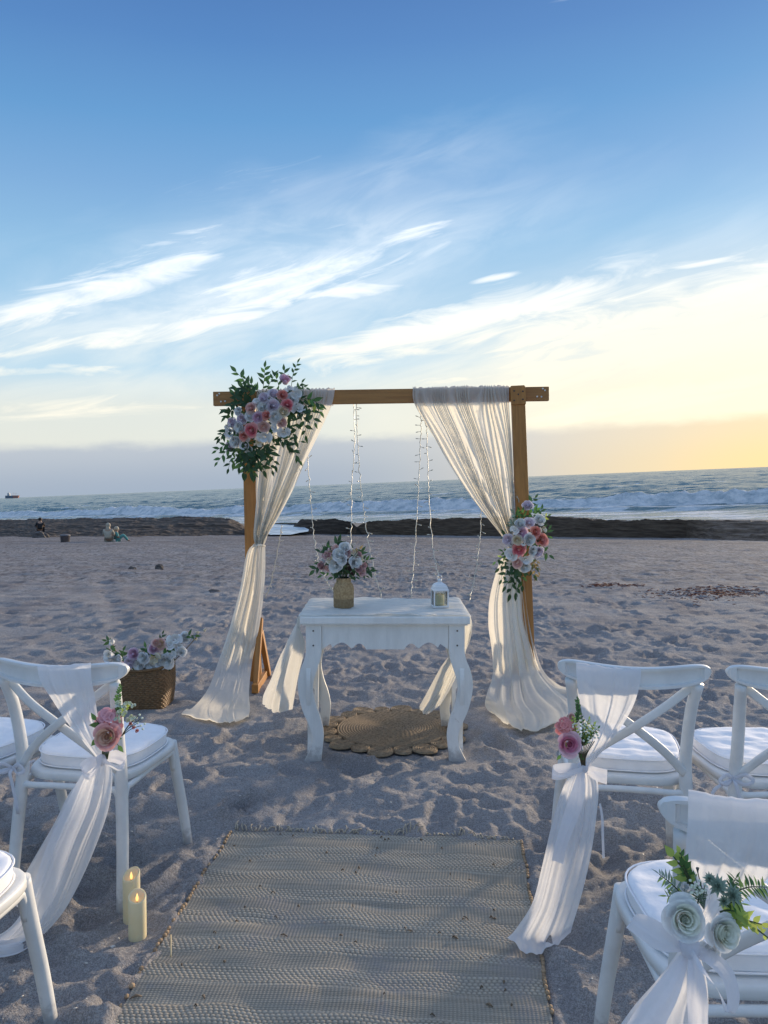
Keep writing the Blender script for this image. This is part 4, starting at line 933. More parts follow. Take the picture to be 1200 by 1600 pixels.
# vase: glass jar wrapped in burlap
VY = 4.10; vb = P(537, 955, VY); vb.z = ZT + .012
VS = thing('vase', vb, 'jar vase wrapped in brown burlap on the table', 'vase')
m, t, b = newmat('burlap'); M_burlap = m
co = t.new('ShaderNodeTexCoord').outputs['Object']
n = t.noise(co, 90, 3, .6)
sp = t.new('ShaderNodeSeparateXYZ'); t.l.new(co, sp.inputs[0])
low = t.rng(sp.outputs[2], .052, .046)
c = t.mix(t.rng(n, .3, .7), (.36, .23, .11), (.56, .40, .22)); c = t.mix(t.m('MULTIPLY', low, .55), c, (.17, .12, .07))
t.l.new(c, b.inputs['Base Color']); b.inputs['Roughness'].default_value = .9
nt_, nz_ = 150, 84; V = []
for j in range(nz_):
    s = j / (nz_ - 1); z = .158 * s
    r0 = np.interp(s, [0, .03, .66, .78, .86, 1.0], [.047, .051, .052, .046, .037, .036])
    for i in range(nt_):
        a = 2 * math.pi * i / nt_
        # pinch the round jar slightly square
        sq = 1 + .05 * math.cos(4 * a)
        k = .0016 * (math.cos(a * 50) * math.cos(z * math.pi * 2 / .0063))
        V.append(((r0 * sq + k) * math.cos(a), (r0 * sq + k) * math.sin(a), z))
part('burlap_wrap', V, [tuple(q) for q in gridF(nz_, nt_, True)], M_burlap, VS)
m, t, b = newmat('clear glass'); M_glass = m; b.inputs['Base Color'].default_value = (.93, .96, .95, 1); b.inputs['Transmission Weight'].default_value = .0
out = t.n['Material Output']; gl = t.new('ShaderNodeBsdfGlossy'); gl.inputs['Roughness'].default_value = .03; tp = t.new('ShaderNodeBsdfTransparent'); tp.inputs[0].default_value = (.93, .96, .96, 1)
fr = t.new('ShaderNodeFresnel'); mxs = t.new('ShaderNodeMixShader'); t.l.new(fr.outputs[0], mxs.inputs[0]); t.l.new(tp.outputs[0], mxs.inputs[1]); t.l.new(gl.outputs[0], mxs.inputs[2]); t.l.new(mxs.outputs[0], out.inputs[0])
part('glass_jar', *lathe([(.001, .002), (.044, .002), (.046, .11), (.034, .135), (.034, .163), (.031, .163), (.031, .135), (.042, .108), (.040, .008), (.001, .008)], 24, False), M_glass, VS)
FB = [(538, 857, 9, 'peony', 'white'), (530, 867, 10, 'peony', 'white'), (524, 884, 10, 'peony', 'white'), (534, 875, 8, 'peony', 'white'), (555, 879, 9.5, 'peony', 'white'), (542, 864, 6, 'peony', 'dusty'), (518, 860, 6, 'blossom', 'blush'), (510, 868, 6, 'blossom', 'dusty'), (525, 856, 5, 'blossom', 'blush'), (503, 884, 6.5, 'peony', 'dusty'), (560, 888, 6.5, 'peony', 'dusty'), (566, 894, 6, 'blossom', 'dusty'), (559, 867, 5.5, 'peony', 'dusty'), (552, 863, 5.5, 'blossom', 'cream'), (511, 889, 4.5, 'blossom', 'blush'), (563, 872, 5, 'blossom', 'cream'), (547, 861, 5, 'blossom', 'dusty'), (515, 875, 5, 'blossom', 'cream'), (569, 884, 4.5, 'blossom', 'dusty'), (506, 876, 4.5, 'blossom', 'white')]
SB = [(536, 890, 500, 862, 8, .026, 'dg'), (536, 892, 499, 880, 8, .024, 'dm'), (536, 895, 503, 899, 8, .024, 'dm'), (538, 890, 577, 874, 9, .024, 'dm'), (540, 895, 579, 887, 8, .024, 'dx'), (540, 897, 572, 900, 8, .024, 'db'), (541, 898, 541, 870, 7, .030, 'x'), (541, 899, 546, 880, 6, .030, 'x'), (538, 900, 532, 893, 5, .028, 'd'), (545, 900, 550, 893, 5, .028, 'dx'), (536, 890, 515, 856, 7, .022, 'mb'), (540, 890, 562, 858, 7, .022, 'mb'), (541, 899, 536, 884, 5, .030, 'd'), (535, 901, 520, 902, 5, .026, 'dm'), (545, 901, 556, 902, 5, .026, 'd')]
bq, rnd_ = spray('bouquet', 'bouquet of white peonies and dusty pink blossoms in the burlap vase', 'bouquet', vb + Vector((0, 0, .15)), FB, SB, VY, (537, 878, 38, 26), .08, 43, None, 1.5)
for q in range(7):
    a = q * .9; part('stem', *tube([vb + Vector((.02 * math.cos(a), .02 * math.sin(a), .03)), vb + Vector((.016 * math.cos(a + 1), .016 * math.sin(a + 1), .16)), vb + Vector((.055 * math.cos(a + 1.5), .04 * math.sin(a + 1.5), .235))], .0028, 5, n=8), M_stem, bq, True)

# lantern with a candle
LY = 4.12; lb = P(687, 953, LY); lb.z = ZT + .012
LN = thing('lantern', lb, 'small white metal lantern with glass sides on the table', 'lantern', rz=R(8)); LN.scale = (.88, .88, .88)
M_lant = paint('lantern paint', (.72, .74, .76), .4, .04)
hs = .042
part('base', *box(-.048, .048, -.048, .048, 0, .010, .002), M_lant, LN, smooth=False)
for sx_ in (-1, 1):
    for sy_ in (-1, 1): part('corner_post', *box(sx_ * hs - .004, sx_ * hs + .004, sy_ * hs - .004, sy_ * hs + .004, .0102, .100, .001), M_lant, LN, smooth=False)
for k in range(4):
    Mr = Matrix.Rotation(k * math.pi / 2, 4, 'Z')
    part('pane', *xf(box(-hs + .005, hs - .005, -hs - .001, -hs + .001, .012, .099, 0), Mr), M_glass, LN, smooth=False)
part('roof', *xf(lathe([(.001, .100), (.066, .100), (.067, .106), (.062, .112), (.056, .126), (.044, .139), (.026, .147), (.016, .150), (.016, .157), (.001, .158)], 4), Matrix.Rotation(R(45), 4, 'Z')), M_lant, LN, smooth=False)
part('finial', *lathe([(.001, .156), (.013, .156), (.014, .164), (.010, .170), (.001, .172)], 12), M_lant, LN)
part('ring', *tube([(.016 * math.cos(a), .010, .176 + .016 * math.sin(a)) for a in np.linspace(0, 6.283, 18)], .0022, 6), M_lant, LN)
m, t, b = newmat('candle wax'); M_wax = m
co = t.new('ShaderNodeTexCoord').outputs['Object']; n = t.noise(co, 18, 4)
t.l.new(t.mix(n, (.74, .62, .36), (.80, .71, .48)), b.inputs['Base Color']); b.inputs['Roughness'].default_value = .5; b.inputs['Subsurface Weight'].default_value = .35; b.inputs['Subsurface Radius'].default_value = (.02, .012, .006); b.inputs['Subsurface Scale'].default_value = .5
m, t, b = newmat('flame'); M_flame = m; b.inputs['Base Color'].default_value = (.9, .5, .15, 1); b.inputs['Emission Color'].default_value = (1, .55, .18, 1); b.inputs['Emission Strength'].default_value = .75
M_flame2 = paint('flame plastic', (.85, .80, .70), .3)
def candle(loc, r, h, label, slant, lit, group=None, rz=0.0):
    c_ = thing('candle', loc, label, 'candle', group, rz)
    seg = 28; prof = [(.001, 0), (r * .97, 0), (r, .003), (r, h - .003), (r * .95, h), (r * .80, h - .002), (r * .72, h - .014), (.001, h - .020)]
    V, F = lathe(prof, seg, False)
    flz = h - .004
    V = [(x, y, z + (slant * y / r * min(1, z / h) ** 3 if z > h * .5 else 0)) for x, y, z in V]
    part('wax_body', V, F, M_wax, c_)
    part('flame', *lathe([(.001, h - .018), (r * .13, h - .014), (r * .17, h - .007), (r * .10, h), (.001, h + .007)], 10), lit, c_)
    part('wick', *tube([(0, 0, h - .022), (0, 0, h - .012)], .0012, 6), M_screw, c_)
    return c_
candle(lb + Vector((0, 0, .0105)), .024, .058, 'short ivory candle inside the white lantern', .001, M_flame2)

# round jute mat under the table
m, t, b = newmat('jute'); M_jute = m
co = t.new('ShaderNodeTexCoord').outputs['Object']; n = t.noise(co, 70, 4, .7); n2 = t.noise(co, 6, 3)
c = t.mix(t.rng(n, .3, .7), (.17, .115, .065), (.40, .29, .18)); c = t.mix(t.m('MULTIPLY', n2, .4), c, (.30, .235, .16)); t.l.new(c, b.inputs['Base Color']); b.inputs['Roughness'].default_value = .95
def coil(r, nr, pitch, th, seed):
    """flat spiral of braided rope"""
    nr_ = int(r / pitch * 4); ns = max(28, int(2 * math.pi * r / .014)); V = []
    for j in range(nr_ + 1):
        for i in range(ns):
            a = 2 * math.pi * i / ns; rho = r * (.004 + .996 * j / nr_)
            ph = rho / pitch - a / (2 * math.pi)
            z = th * (.55 + .45 * abs(math.sin(math.pi * ph)) ** .7) + .0012 * math.sin(a * rho / .0045 + 9 * ph) + .004 * float(pn(rho * math.cos(a) * 6, rho * math.sin(a) * 6, seed))
            if j == nr_: z = 0
            V.append((rho * math.cos(a), rho * math.sin(a), z))
    F = [tuple(q) for q in gridF(nr_ + 1, ns, True)] + [tuple(range(ns))]
    return V, F
MT = thing('jute_mat', Vector((MATC.x, MATC.y, .004)), 'round braided jute mat with a ring of small coils, under the table', 'mat')
part('coil', *coil(.318, 0, .0155, .014, 3), M_jute, MT)
npet = 20
for k in range(npet):
    a = 2 * math.pi * k / npet + .15; rp = .070 if k % 2 == 0 else .052
    c_ = part('small_coil', *coil(rp, 0, .0125, .013, k), M_jute, MT); c_.location = ((.318 + rp * .93) * math.cos(a), (.318 + rp * .93) * math.sin(a), random.uniform(-.002, .003)); c_.rotation_euler = (random.uniform(-.06, .06), random.uniform(-.06, .06), 0)

# ------------------------------------------------------------------ flower basket
bb = G(222, 1108); BK = thing('basket', Vector((bb.x, bb.y + .12, -.004)), 'square brown wicker basket on the sand left of the arch', 'basket', rz=R(-2))
m, t, b = newmat('wicker'); M_wick = m
co = t.new('ShaderNodeTexCoord').outputs['Object']; n = t.noise(co, 60, 4, .7); n2 = t.noise(co, 9, 4)
c = t.mix(t.rng(n, .3, .7), (.10, .048, .018), (.27, .145, .06)); c = t.mix(t.m('MULTIPLY', n2, .5), c, (.20, .12, .05)); t.l.new(c, b.inputs['Base Color']); b.inputs['Roughness'].default_value = .6
def rsq(a, r, k=5.0): # rounded square of half-width r
    c_, s_ = math.cos(a), math.sin(a); q = (abs(c_) ** k + abs(s_) ** k) ** (-1 / k); return r * q * c_, r * q * s_
nt_, nz_ = 220, 100; V = []
for j in range(nz_):
    s = j / (nz_ - 1); z = .262 * s
    for i in range(nt_):
        a = 2 * math.pi * i / nt_
        r0 = .136 + .012 * math.sin(math.pi * s * .8) + .006 * math.sin(2 * a + 1) * s
        row = math.floor(z / .0125); wv = .0042 * abs(math.sin(math.pi * z / .0125)) ** .8 + .0028 * math.sin(a * 34 + math.pi * (row % 2))
        x, y = rsq(a, r0 + wv); V.append((x, y, z + .012 * math.cos(2 * a + .5) * s))
part('woven_wall', V, [tuple(q) for q in gridF(nz_, nt_, True)], M_wick, BK)
V = [rsq(2 * math.pi * i / 60, .145) for i in range(60)]
part('rim', *tube([(x, y, .262 + .012 * math.cos(2 * 2 * math.pi * i / 60 + .5)) for i, (x, y) in enumerate(V + V[:1])], .009, 8), M_wick, BK)
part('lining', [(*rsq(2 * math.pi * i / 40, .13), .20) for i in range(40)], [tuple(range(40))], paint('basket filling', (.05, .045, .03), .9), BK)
KY = BK.location.y
FK = [(272, 1001, 10, 'blossom', 'white'), (288, 997, 8, 'peony', 'white'), (276, 1012, 9, 'blossom', 'white'), (283, 1019, 7, 'peony', 'white'), (264, 1008, 6.5, 'blossom', 'white'), (259, 1034, 11, 'peony', 'white'), (266, 1026, 7, 'blossom', 'white'), (208, 1023, 9, 'peony', 'lilac'), (239, 1015, 8.5, 'peony', 'lilac'), (249, 1008, 8.5, 'peony', 'peach'), (243, 1005, 6, 'rose', 'blush'), (188, 1048, 10.5, 'blossom', 'lilac'), (203, 1036, 9, 'peony', 'lav'), (185, 1034, 9, 'peony', 'white'), (226, 1046, 13, 'blossom', 'white'), (209, 1055, 9, 'blossom', 'white'), (223, 1029, 9, 'peony', 'white'), (241, 1030, 8.5, 'blossom', 'cream'), (173, 1026, 8.5, 'bud', 'white'), (176, 1004, 4.5, 'bud', 'white'), (233, 1040, 8, 'blossom', 'white'), (195, 1042, 7, 'peony', 'lilac'), (248, 1038, 8, 'blossom', 'white'), (216, 1040, 8, 'peony', 'white')]
SK = [(190, 1050, 176, 1030, 5, .05, 'd'), (200, 1050, 180, 1018, 6, .05, 'd'), (245, 1045, 266, 1014, 8, .05, 'm'), (240, 1045, 250, 1010, 8, .05, 'ml'), (235, 1040, 228, 1012, 7, .045, 'm'), (245, 1048, 258, 1030, 6, .05, 'm'), (215, 1055, 217, 1035, 6, .05, 'd'), (198, 1055, 200, 1040, 5, .05, 'd'), (240, 1052, 244, 1036, 6, .05, 'd'), (225, 1045, 232, 1020, 6, .045, 'm'), (250, 1045, 272, 1022, 7, .045, 'd')]
kb, rnd_ = spray('flower_bunch', 'bunch of white and pink peonies standing in the wicker basket', 'flower arrangement', Vector((BK.location.x, KY, .2)), FK, SK, KY - .02, (225, 1030, 62, 40), .12, 47, None, 1.3)
for (xa, ya, xb, yb) in ((190, 1050, 176, 1006), (260, 1045, 286, 1000), (262, 1045, 273, 1004), (186, 1050, 173, 1030), (256, 1048, 310, 992)):
    part('stem', *tube([P(xa, ya, KY), P((xa + xb) / 2 + 2, (ya + yb) / 2, KY - .02), P(xb, yb, KY - .02)], .003, 5, n=8), M_stemT, kb, True)
for (px, py) in ((309, 990), (320, 986), (306, 1000)): flower(kb, P(px, py, KY - .02), 3.6 / 1200 * KY, 'bud', 'cream', (0, -.3, 1), rnd_)

# ------------------------------------------------------------------ woven rug
nu, nv = 540, 720
S, Tt = np.meshgrid(np.linspace(0, RUG_W, nu), np.linspace(0, RUG_L, nv))
wob = .007 * pn(S * 0 + 2, Tt * 6, 3); wl = .010 * pn(S * 4, Tt * .6, 5) + .012 * pn(S * 1.2, Tt * 1.2, 7)
px_ = RUG_TL.x + e1.x * (S + wob) + e2.x * (Tt + wl); py_ = RUG_TL.y + e1.y * (S + wob) + e2.y * (Tt + wl)
und = .012 * np.abs(fbm(S * 1.6 + 3, Tt * 2.8, 9, 2)) + .008 * np.abs(pn(S * 3.4, Tt * 5.5, 15)) + .005 * pn(S * 5, Tt * 9, 19)
tw_ = Tt + .006 * pn(S * 2.5, Tt * 3, 29)
bandv = np.sin(tw_ * 2 * np.pi / .15 + 4.5 * pn(tw_ * 3.1, tw_ * 0, 5) + 1.2 * pn(S * 1.5, tw_ * 4, 6)); coarse = np.clip(bandv * 2 + .5, 0, 1)
row = np.floor(tw_ / .0115); jit = .25 * pn(row * 1.7, S * 9, 33)
hc = .0042 * np.abs(np.sin(np.pi * tw_ / .0115)) ** .6 * np.abs(np.sin(np.pi * (S / .0155 + .5 * (row % 2) + jit))) ** .7
hf = .0030 * np.abs(np.sin(np.pi * tw_ / .0075)) ** .8 * (.75 + .25 * np.sin(2 * np.pi * S / .011))
h = coarse * hc + (1 - coarse) * hf
edge_ = np.minimum(S, RUG_W - S); lift = .006 * np.exp(-edge_ / .03) * pn(S * 0 + 1, Tt * 9, 41)
pz_ = und + h + lift - .003
m, t, b = newmat('woven rug'); M_rug = m
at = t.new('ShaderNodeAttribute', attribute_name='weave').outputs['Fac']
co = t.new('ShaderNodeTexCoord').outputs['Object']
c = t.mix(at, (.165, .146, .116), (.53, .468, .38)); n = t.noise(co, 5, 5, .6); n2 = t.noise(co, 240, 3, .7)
c = t.mix(t.m('MULTIPLY', t.rng(n, .45, .75), .35), c, (.30, .27, .215)); c = t.mix(t.m('MULTIPLY', t.rng(n2, .55, .72), .4), c, (.08, .065, .045))
c = t.mix(t.m('MULTIPLY', t.rng(t.noise(co, 14, 5, .7), .66, .72), .6), c, (.20, .10, .05))
c = t.mix(t.m('MULTIPLY', t.rng(t.noise(co, 3.2, 6, .72), .50, .66), .55), c, (.27, .25, .245))
t.l.new(c, b.inputs['Base Color']); b.inputs['Roughness'].default_value = .95; b.inputs['Specular IOR Level'].default_value = .15
RG = thing('rug', Vector((RUG_TL.x + RUG_W / 2, RUG_TL.y - .8, 0)), 'long greenish beige woven aisle rug lying on the sand', 'rug')
V = np.stack([px_, py_, pz_], -1).reshape(-1, 3); V -= np.array(RG.location)
me = mesh('woven_sheet', V, gridF(nv, nu), M_rug)
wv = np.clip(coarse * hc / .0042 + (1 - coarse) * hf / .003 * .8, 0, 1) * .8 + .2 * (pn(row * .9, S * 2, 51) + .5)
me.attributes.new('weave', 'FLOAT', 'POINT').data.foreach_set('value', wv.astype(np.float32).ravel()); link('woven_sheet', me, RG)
M_stitch = paint('edge cord', (.34, .24, .15), .9, .25, 40); mb = MB()
rs = np.random.RandomState(8)
for sd_ in (0, 1):
    tt = .02
    while tt < RUG_L - .02:
        j = int(tt / RUG_L * (nv - 1)); i = 0 if sd_ == 0 else nu - 1
        c0 = Vector((px_[j, i], py_[j, i], pz_[j, i] + .003)) + e1 * (-.004 if sd_ == 0 else .004)
        r0 = .0044 + .0028 * rs.rand()
        if rs.rand() < (.88 if sd_ else .7):
            V, F = ball((0, 0, 0), 1, n=1); Mq = frame(e2, (0, 0, 1)); mb.add([c0 + (Mq @ Vector((v.x * r0 * 1.2, v.y * .011, v.z * r0))) for v in V], F)
        tt += .019
o = part('edge_stitching', mb.V, mb.F, M_stitch, RG, True); o['kind'] = 'stuff'
mb = MB(); M_fr = paint('fringe cord', (.42, .37, .29), .9, .2, 40)
for k in range(84):
    s = (k + .5 + rs.uniform(-.45, .45)) / 84; i = int(s * (nu - 1)); c0 = Vector((px_[0, i], py_[0, i], pz_[0, i] + .004)); L = rs.uniform(.012, .032)
    if rs.rand() < .15: continue
    q = c0 - e2 * L + e1 * rs.uniform(-.022, .022); q.z = sand_z(q.x, q.y) + .003
    mb.add(*tube([c0, (c0 + q) / 2 + Vector((0, 0, .003 + .005 * rs.rand())), q + e1 * rs.uniform(-.02, .02)], [.0030, .0022], 5, n=6))
o = part('fringe', mb.V, mb.F, M_fr, RG, True); o['kind'] = 'stuff'
mb = MB(); M_crumb = paint('dry weed crumbs', (.17, .125, .085), .9, .4, 60)
for k in range(75):
    i, j = rs.randint(8, nu - 8), rs.randint(8, nv - 8); c0 = Vector((px_[j, i], py_[j, i], pz_[j, i] + .003)); big = rs.rand() < .30
    a = rs.rand() * 6.28; L = rs.uniform(.008, .020) if big else rs.uniform(.003, .008); d = Vector((math.cos(a), math.sin(a) * .6, 0)) * L
    mb.add(*tube([c0 - d, c0 + Vector((0, 0, rs.uniform(.002, .007))), c0 + d], [.001, rs.uniform(.002, .0045), .001], 5, n=5))
o = solo('crumbs', mb.V, mb.F, M_crumb, 'dark crumbs of dry weed scattered over the rug', 'debris', kind='stuff')
# loose straw lying on the rug
q = G(264, 1478, .03); a0 = G(267, 1495, .012); solo('straw', *tube([a0, (a0 + q) / 2 + Vector((.003, 0, .004)), G(267, 1461, .012)], .0022, 5, n=6), paint('straw', (.56, .46, .28), .7), 'pale straw lying on the left edge of the rug', 'straw')

# ------------------------------------------------------------------ chairs
def superell(a, hx, hy0, hy1, n=3.6, taper=.0):
    c_, s_ = math.cos(a), math.sin(a); q = (abs(c_) ** n + abs(s_) ** n) ** (-1 / n)
    y = q * s_; y = y * (hy1 if y > 0 else hy0); x = q * c_ * hx * (1 + taper * y / hy1)
    return x, y
def slab(levels, hx, hy0, hy1, n=3.6, taper=0.0, seg=56, wr=0.0, seed=0, topn=5):
    """stack of outlines (scale, z); closes towards the middle on top"""
    V = []; rows_ = list(levels)
    sc0, z0 = rows_[-1]
    for k in range(1, topn): rows_.append((sc0 * (1 - k / topn) + .002, z0 + (.004 * (1 - (1 - k / topn) ** 2) if wr else 0)))
    for sc, z in rows_:
        for i in range(seg):
            x, y = superell(2 * math.pi * i / seg, hx * sc, hy0 * sc, hy1 * sc, n, taper)
            dz_ = wr * float(pn(x * 14 + 3, y * 26, seed)) * (1 if z > levels[len(levels) // 2][1] else .25)
            V.append((x, y, z + dz_))
    F = [tuple(q) for q in gridF(len(rows_), seg, True)] + [tuple(range(seg - 1, -1, -1)), tuple((len(rows_) - 1) * seg + i for i in range(seg))]
    return V, F
def rail_geo():
    prof = [(.010, .80), (.012, 0), (.010, -.80), (.004, -1), (-.007, -1), (-.0145, -.94), (-.0145, -.70), (-.0055, -.62), (-.0055, 0), (-.0055, .62), (-.0145, .70), (-.0145, .94), (-.007, 1), (.004, 1)]
    nu_ = 61; V = []
    for i in range(nu_):
        u = -1 + 2 * i / (nu_ - 1); u = math.copysign(1 - (1 - abs(u)) ** 1.6, u)
        hh = .0355 * max(0.0, 1 - abs(u) ** 7) ** .5 + .0006
        y = -.318 + .052 * u * u; z = .797 + .020 * u * u
        k = min(1, max(0, (.90 - abs(u)) / .03))
        for (dy0, dz0) in prof:
            if dy0 == -.0055: dy0 = -.0145 + .0135 * k
            V.append((.243 * u, y + dy0 * (1 if abs(u) < .97 else .7), z + dz0 * hh))
    n = len(prof); F = [tuple(q) for q in gridF(nu_, n, True)] + [tuple(range(n)), tuple((nu_ - 1) * n + q for q in range(n))]
    return V, F
CH = {}
CH['top_rail'] = [mesh('top_rail', *rail_geo(), M_chair)]
CH['top_rail'][0].set_sharp_from_angle(angle=R(32))
CH['leg'] = [mesh('leg', *tube([(s_ * .205, -.262, -.03), (s_ * .196, -.235, .20), (s_ * .182, -.212, .43), (s_ * .181, -.222, .55), (s_ * .189, -.250, .69), (s_ * .202, -.284, .778)], [.0185, .020, .0215, .020, .0195, .018], 12, n=26), M_chair) for s_ in (-1, 1)]
CH['leg'] += [mesh('leg', *tube([(s_ * .226, .238, -.03), (s_ * .213, .212, .15), (s_ * .196, .186, .32), (s_ * .186, .172, .425)], [.0175, .019, .0205, .021], 12, n=16), M_chair) for s_ in (-1, 1)]
CH['cross_brace'] = [mesh('cross_brace', *tube([(s_ * .196, -.268, .775), (s_ * .10, -.290, .70), (0, -.292 - .006 * s_, .628), (-s_ * .10, -.262, .545), (-s_ * .180, -.222, .455)], 1.0, 10, sec=(.0145, .0075), up=(0, 1, 0), n=26), M_chair) for s_ in (-1, 1)]
for me in CH['cross_brace']: pass
CH['seat'] = [mesh('seat', *slab([(.96, .402), (1.0, .406), (1.0, .424), (.985, .431), (.95, .433)], .212, .212, .222, 4.2, .06), M_chair)]
def arc(p0, p1):
    p0, p1 = Vector(p0), Vector(p1); m0 = p0.lerp(p1, .14); m1 = p0.lerp(p1, .86); m0.z = m1.z = .390
    return tube([p0, p0.lerp(m0, .35) + Vector((0, 0, .045)), m0, (m0 + m1) / 2 + Vector((0, 0, .003)), m1, p1.lerp(m1, .35) + Vector((0, 0, .045)), p1], .0115, 8, n=30)
zA = .315
CH['bent_stretcher'] = [mesh('bent_stretcher', *arc((-.188, -.222, zA), (.188, -.222, zA)), M_chair), mesh('bent_stretcher', *arc((-.194, .182, zA), (.194, .182, zA)), M_chair),
                        mesh('bent_stretcher', *arc((-.190, -.212, zA), (-.194, .176, zA)), M_chair), mesh('bent_stretcher', *arc((.190, -.212, zA), (.194, .176, zA)), M_chair)]
CUSH = [mesh('pad', *slab([(.93, .434), (.985, .437), (1.0, .446), (1.0, .474), (.985, .483), (.95, .487)], .196, .178, .198, 3.4, .05, seg=72, wr=.0065, seed=k, topn=12), M_cush) for k in range(6)]
def piping(z): return tube([(*superell(2 * math.pi * i / 60, .199, .181, .201, 3.4, .05), z) for i in range(61)], .0028, 5, caps=False)
PIPE = [mesh('piping', *piping(.441), M_cush), mesh('piping', *piping(.480), M_cush)]
def tie_geo(sx_, rnd):
    mb = MB(); a = Vector((sx_ * .182, -.205, .455)); k = Vector((sx_ * .200, -.236, .450))
    mb.add(*tube([Vector((sx_ * .165, -.17, .455)), a + Vector((-.01 * sx_, .012, 0)), k], 1.0, 6, sec=(.0065, .0016), up=(0, 1, .2), n=8))
    for dx_, L in ((.03, .10), (-.015, .16)):
        mb.add(*tube([k, k + Vector((sx_ * .03 + dx_, -.02, -.01)), k + Vector((sx_ * .05 + dx_ * 2, -.022, -.05)), k + Vector((sx_ * .045 + dx_ * 2.4, -.018, -.05 - L))], 1.0, 6, sec=(.0065, .0014), up=(0, 1, .1), n=14))
    for d_ in (-1, 1):
        mb.add(*tube([k, k + Vector((d_ * .03, -.02, .022)), k + Vector((d_ * .055, -.024, .004)), k + Vector((d_ * .03, -.022, -.010)), k], 1.0, 6, sec=(.0065, .0014), up=(0, 1, .1), n=16))
    mb.add(*ball(k, .0085, n=1)); return mb.V, mb.F
TIE = [mesh('tie', *tie_geo(s_, random), M_ribbon) for s_ in (-1, 1)]
CHAIRS = [  # x, y, yaw (clockwise), chair label, cushion label, ties
    (-1.036, 2.800, 9, 'white cross-back chair beside the two candles, draped with a sash and pink flowers', 'white cushion on the draped chair beside the two candles', (1, 0)),
    (.868, 2.776, 10, 'white cross-back chair right of the aisle rug with long sash and pink rose posy', 'white cushion on the chair with the pink rose posy right of the rug', (0, 0)),
    (.772, 1.690, 2, 'white cross-back chair nearest the camera with white rose posy', 'white cushion on the chair with the white rose posy', (0, 0)),
    (1.353, 2.736, 0, 'bare white cross-back chair cut off by the right photo edge', 'white cushion on the bare chair at the right photo edge', (1, 0)),
    (-1.125, 1.765, 6, 'white chair in the lower left corner showing one curved front leg', 'white cushion on the chair in the lower left corner', (0, 0)),
    (-1.535, 2.86, 13, 'white chair mostly hidden at the left edge behind the candle-side chair', 'white cushion at the left photo edge behind the draped chair', (0, 0))]
for k, (x, y, yaw, lc, lq, ties) in enumerate(CHAIRS):
    zc = 0.0
    c_ = thing('cross_back_chair', (x, y, zc), lc, 'chair', 'white cross-back chairs set for the ceremony', R(-yaw))
    for nm, mm in CH.items():
        for me in mm: link(nm, me, c_)
    q = thing('seat_cushion', (x, y, zc), lq, 'cushion', 'white seat cushions on the chairs', R(-yaw))
    link('pad', CUSH[k], q)
    for me in PIPE: link('piping', me, q)
    for s_, on in zip((0, 1), ties):
        if on: link('tie', TIE[s_], q)

# ------------------------------------------------------------------ chair sashes
def sash(label, base, cover, trains, loops, knot, tails=()):
    r_ = thing('chair_sash', base, label, 'chair sash', 'white sashes tied to the chair backs')
    V, F = sheet(cover[0], 60, 60, cover[1], cover[2]); part('cover', V, F, M_sash, r_, True)
    for rows_, nf, sd_ in trains:
        V, F = sheet(rows_, 70, 80, nf, sd_); part('train', V, F, M_sash, r_, True)
    for rows_, nf, sd_ in loops:
        V, F = sheet(rows_, 16, 40, nf, sd_); part('bow_loop', V, F, M_ribbon, r_, True)
    for rows_, nf, sd_ in tails:
        V, F = sheet(rows_, 14, 40, nf, sd_); part('ribbon_tail', V, F, M_ribbon, r_, True)
    V, F = ball((0, 0, 0), 1, n=2); kn = []
    for v in V:
        d = 1 + .18 * float(pn(v.x * 3, v.z * 3 + v.y, 5)); kn.append(Vector(knot) + Vector((v.x * .017 * d, v.y * .014 * d, v.z * .019 * d)))
    part('knot', kn, F, M_ribbon, r_, True)
    return r_
f0 = (0, .004, 0)
# left chair
YA = 2.455
cov = rows_px([([(62, 1056, YA + .052), (102, 1055, YA + .045), (141, 1051, YA + .045)], f0), ([(60, 1042, YA + .035), (100, 1041, YA + .03), (141, 1037, YA + .03)], (0, .002, .002)),
     ([(59, 1043, YA), (100, 1042, YA - .012), (142, 1038, YA - .004)], (0, .003, .002)), ([(63, 1064, YA - .022), (102, 1063, YA - .028), (143, 1060, YA - .02)], f0), ([(80, 1092, YA - .025), (112, 1090, YA - .03), (148, 1088, YA - .02)], (0, .006, 0)),
     ([(103, 1127, YA - .025), (128, 1125, YA - .035), (153, 1122, YA - .02)], (0, .008, 0)), ([(130, 1160, YA - .03), (145, 1158, YA - .045), (160, 1155, YA - .03)], (.002, .010, 0)), ([(150, 1184, YA - .04), (158, 1184, YA - .06), (166, 1183, YA - .04)], (.002, .008, 0))])
tr1 = rows_px([([(150, 1184, YA - .05), (158, 1184, YA - .07), (167, 1184, YA - .05)], (.002, .008, 0)), ([(124, 1215, YA - .05), (150, 1213, YA - .08), (174, 1214, YA - .05)], (.003, .013, 0)), ([(98, 1265, YA - .06), (135, 1265, YA - .09), (169, 1262, YA - .06)], (.003, .013, 0)),
     ([(72, 1320, YA - .07), (112, 1322, YA - .10), (150, 1318, YA - .06)], (.003, .013, 0)), ([(50, 1385, YA - .09), (88, 1388, YA - .11), (122, 1382, YA - .07)], (.003, .012, 0)), ([(28, 1435, YA - .12), (62, 1442, YA - .13), (95, 1430, YA - .10)], (.003, .012, 0)), ([(-6, 1462, YA - .15), (28, 1472, YA - .16), (62, 1466, YA - .12)], (.002, .008, .004))])
tr1 += [([G(-50, 1462, .03), G(-20, 1478, .03), G(30, 1490, .02)], Vector((0, .003, .008))), ([G(-110, 1468, .015), G(-70, 1482, .015), G(0, 1497, .012)], Vector((0, 0, .006)))]
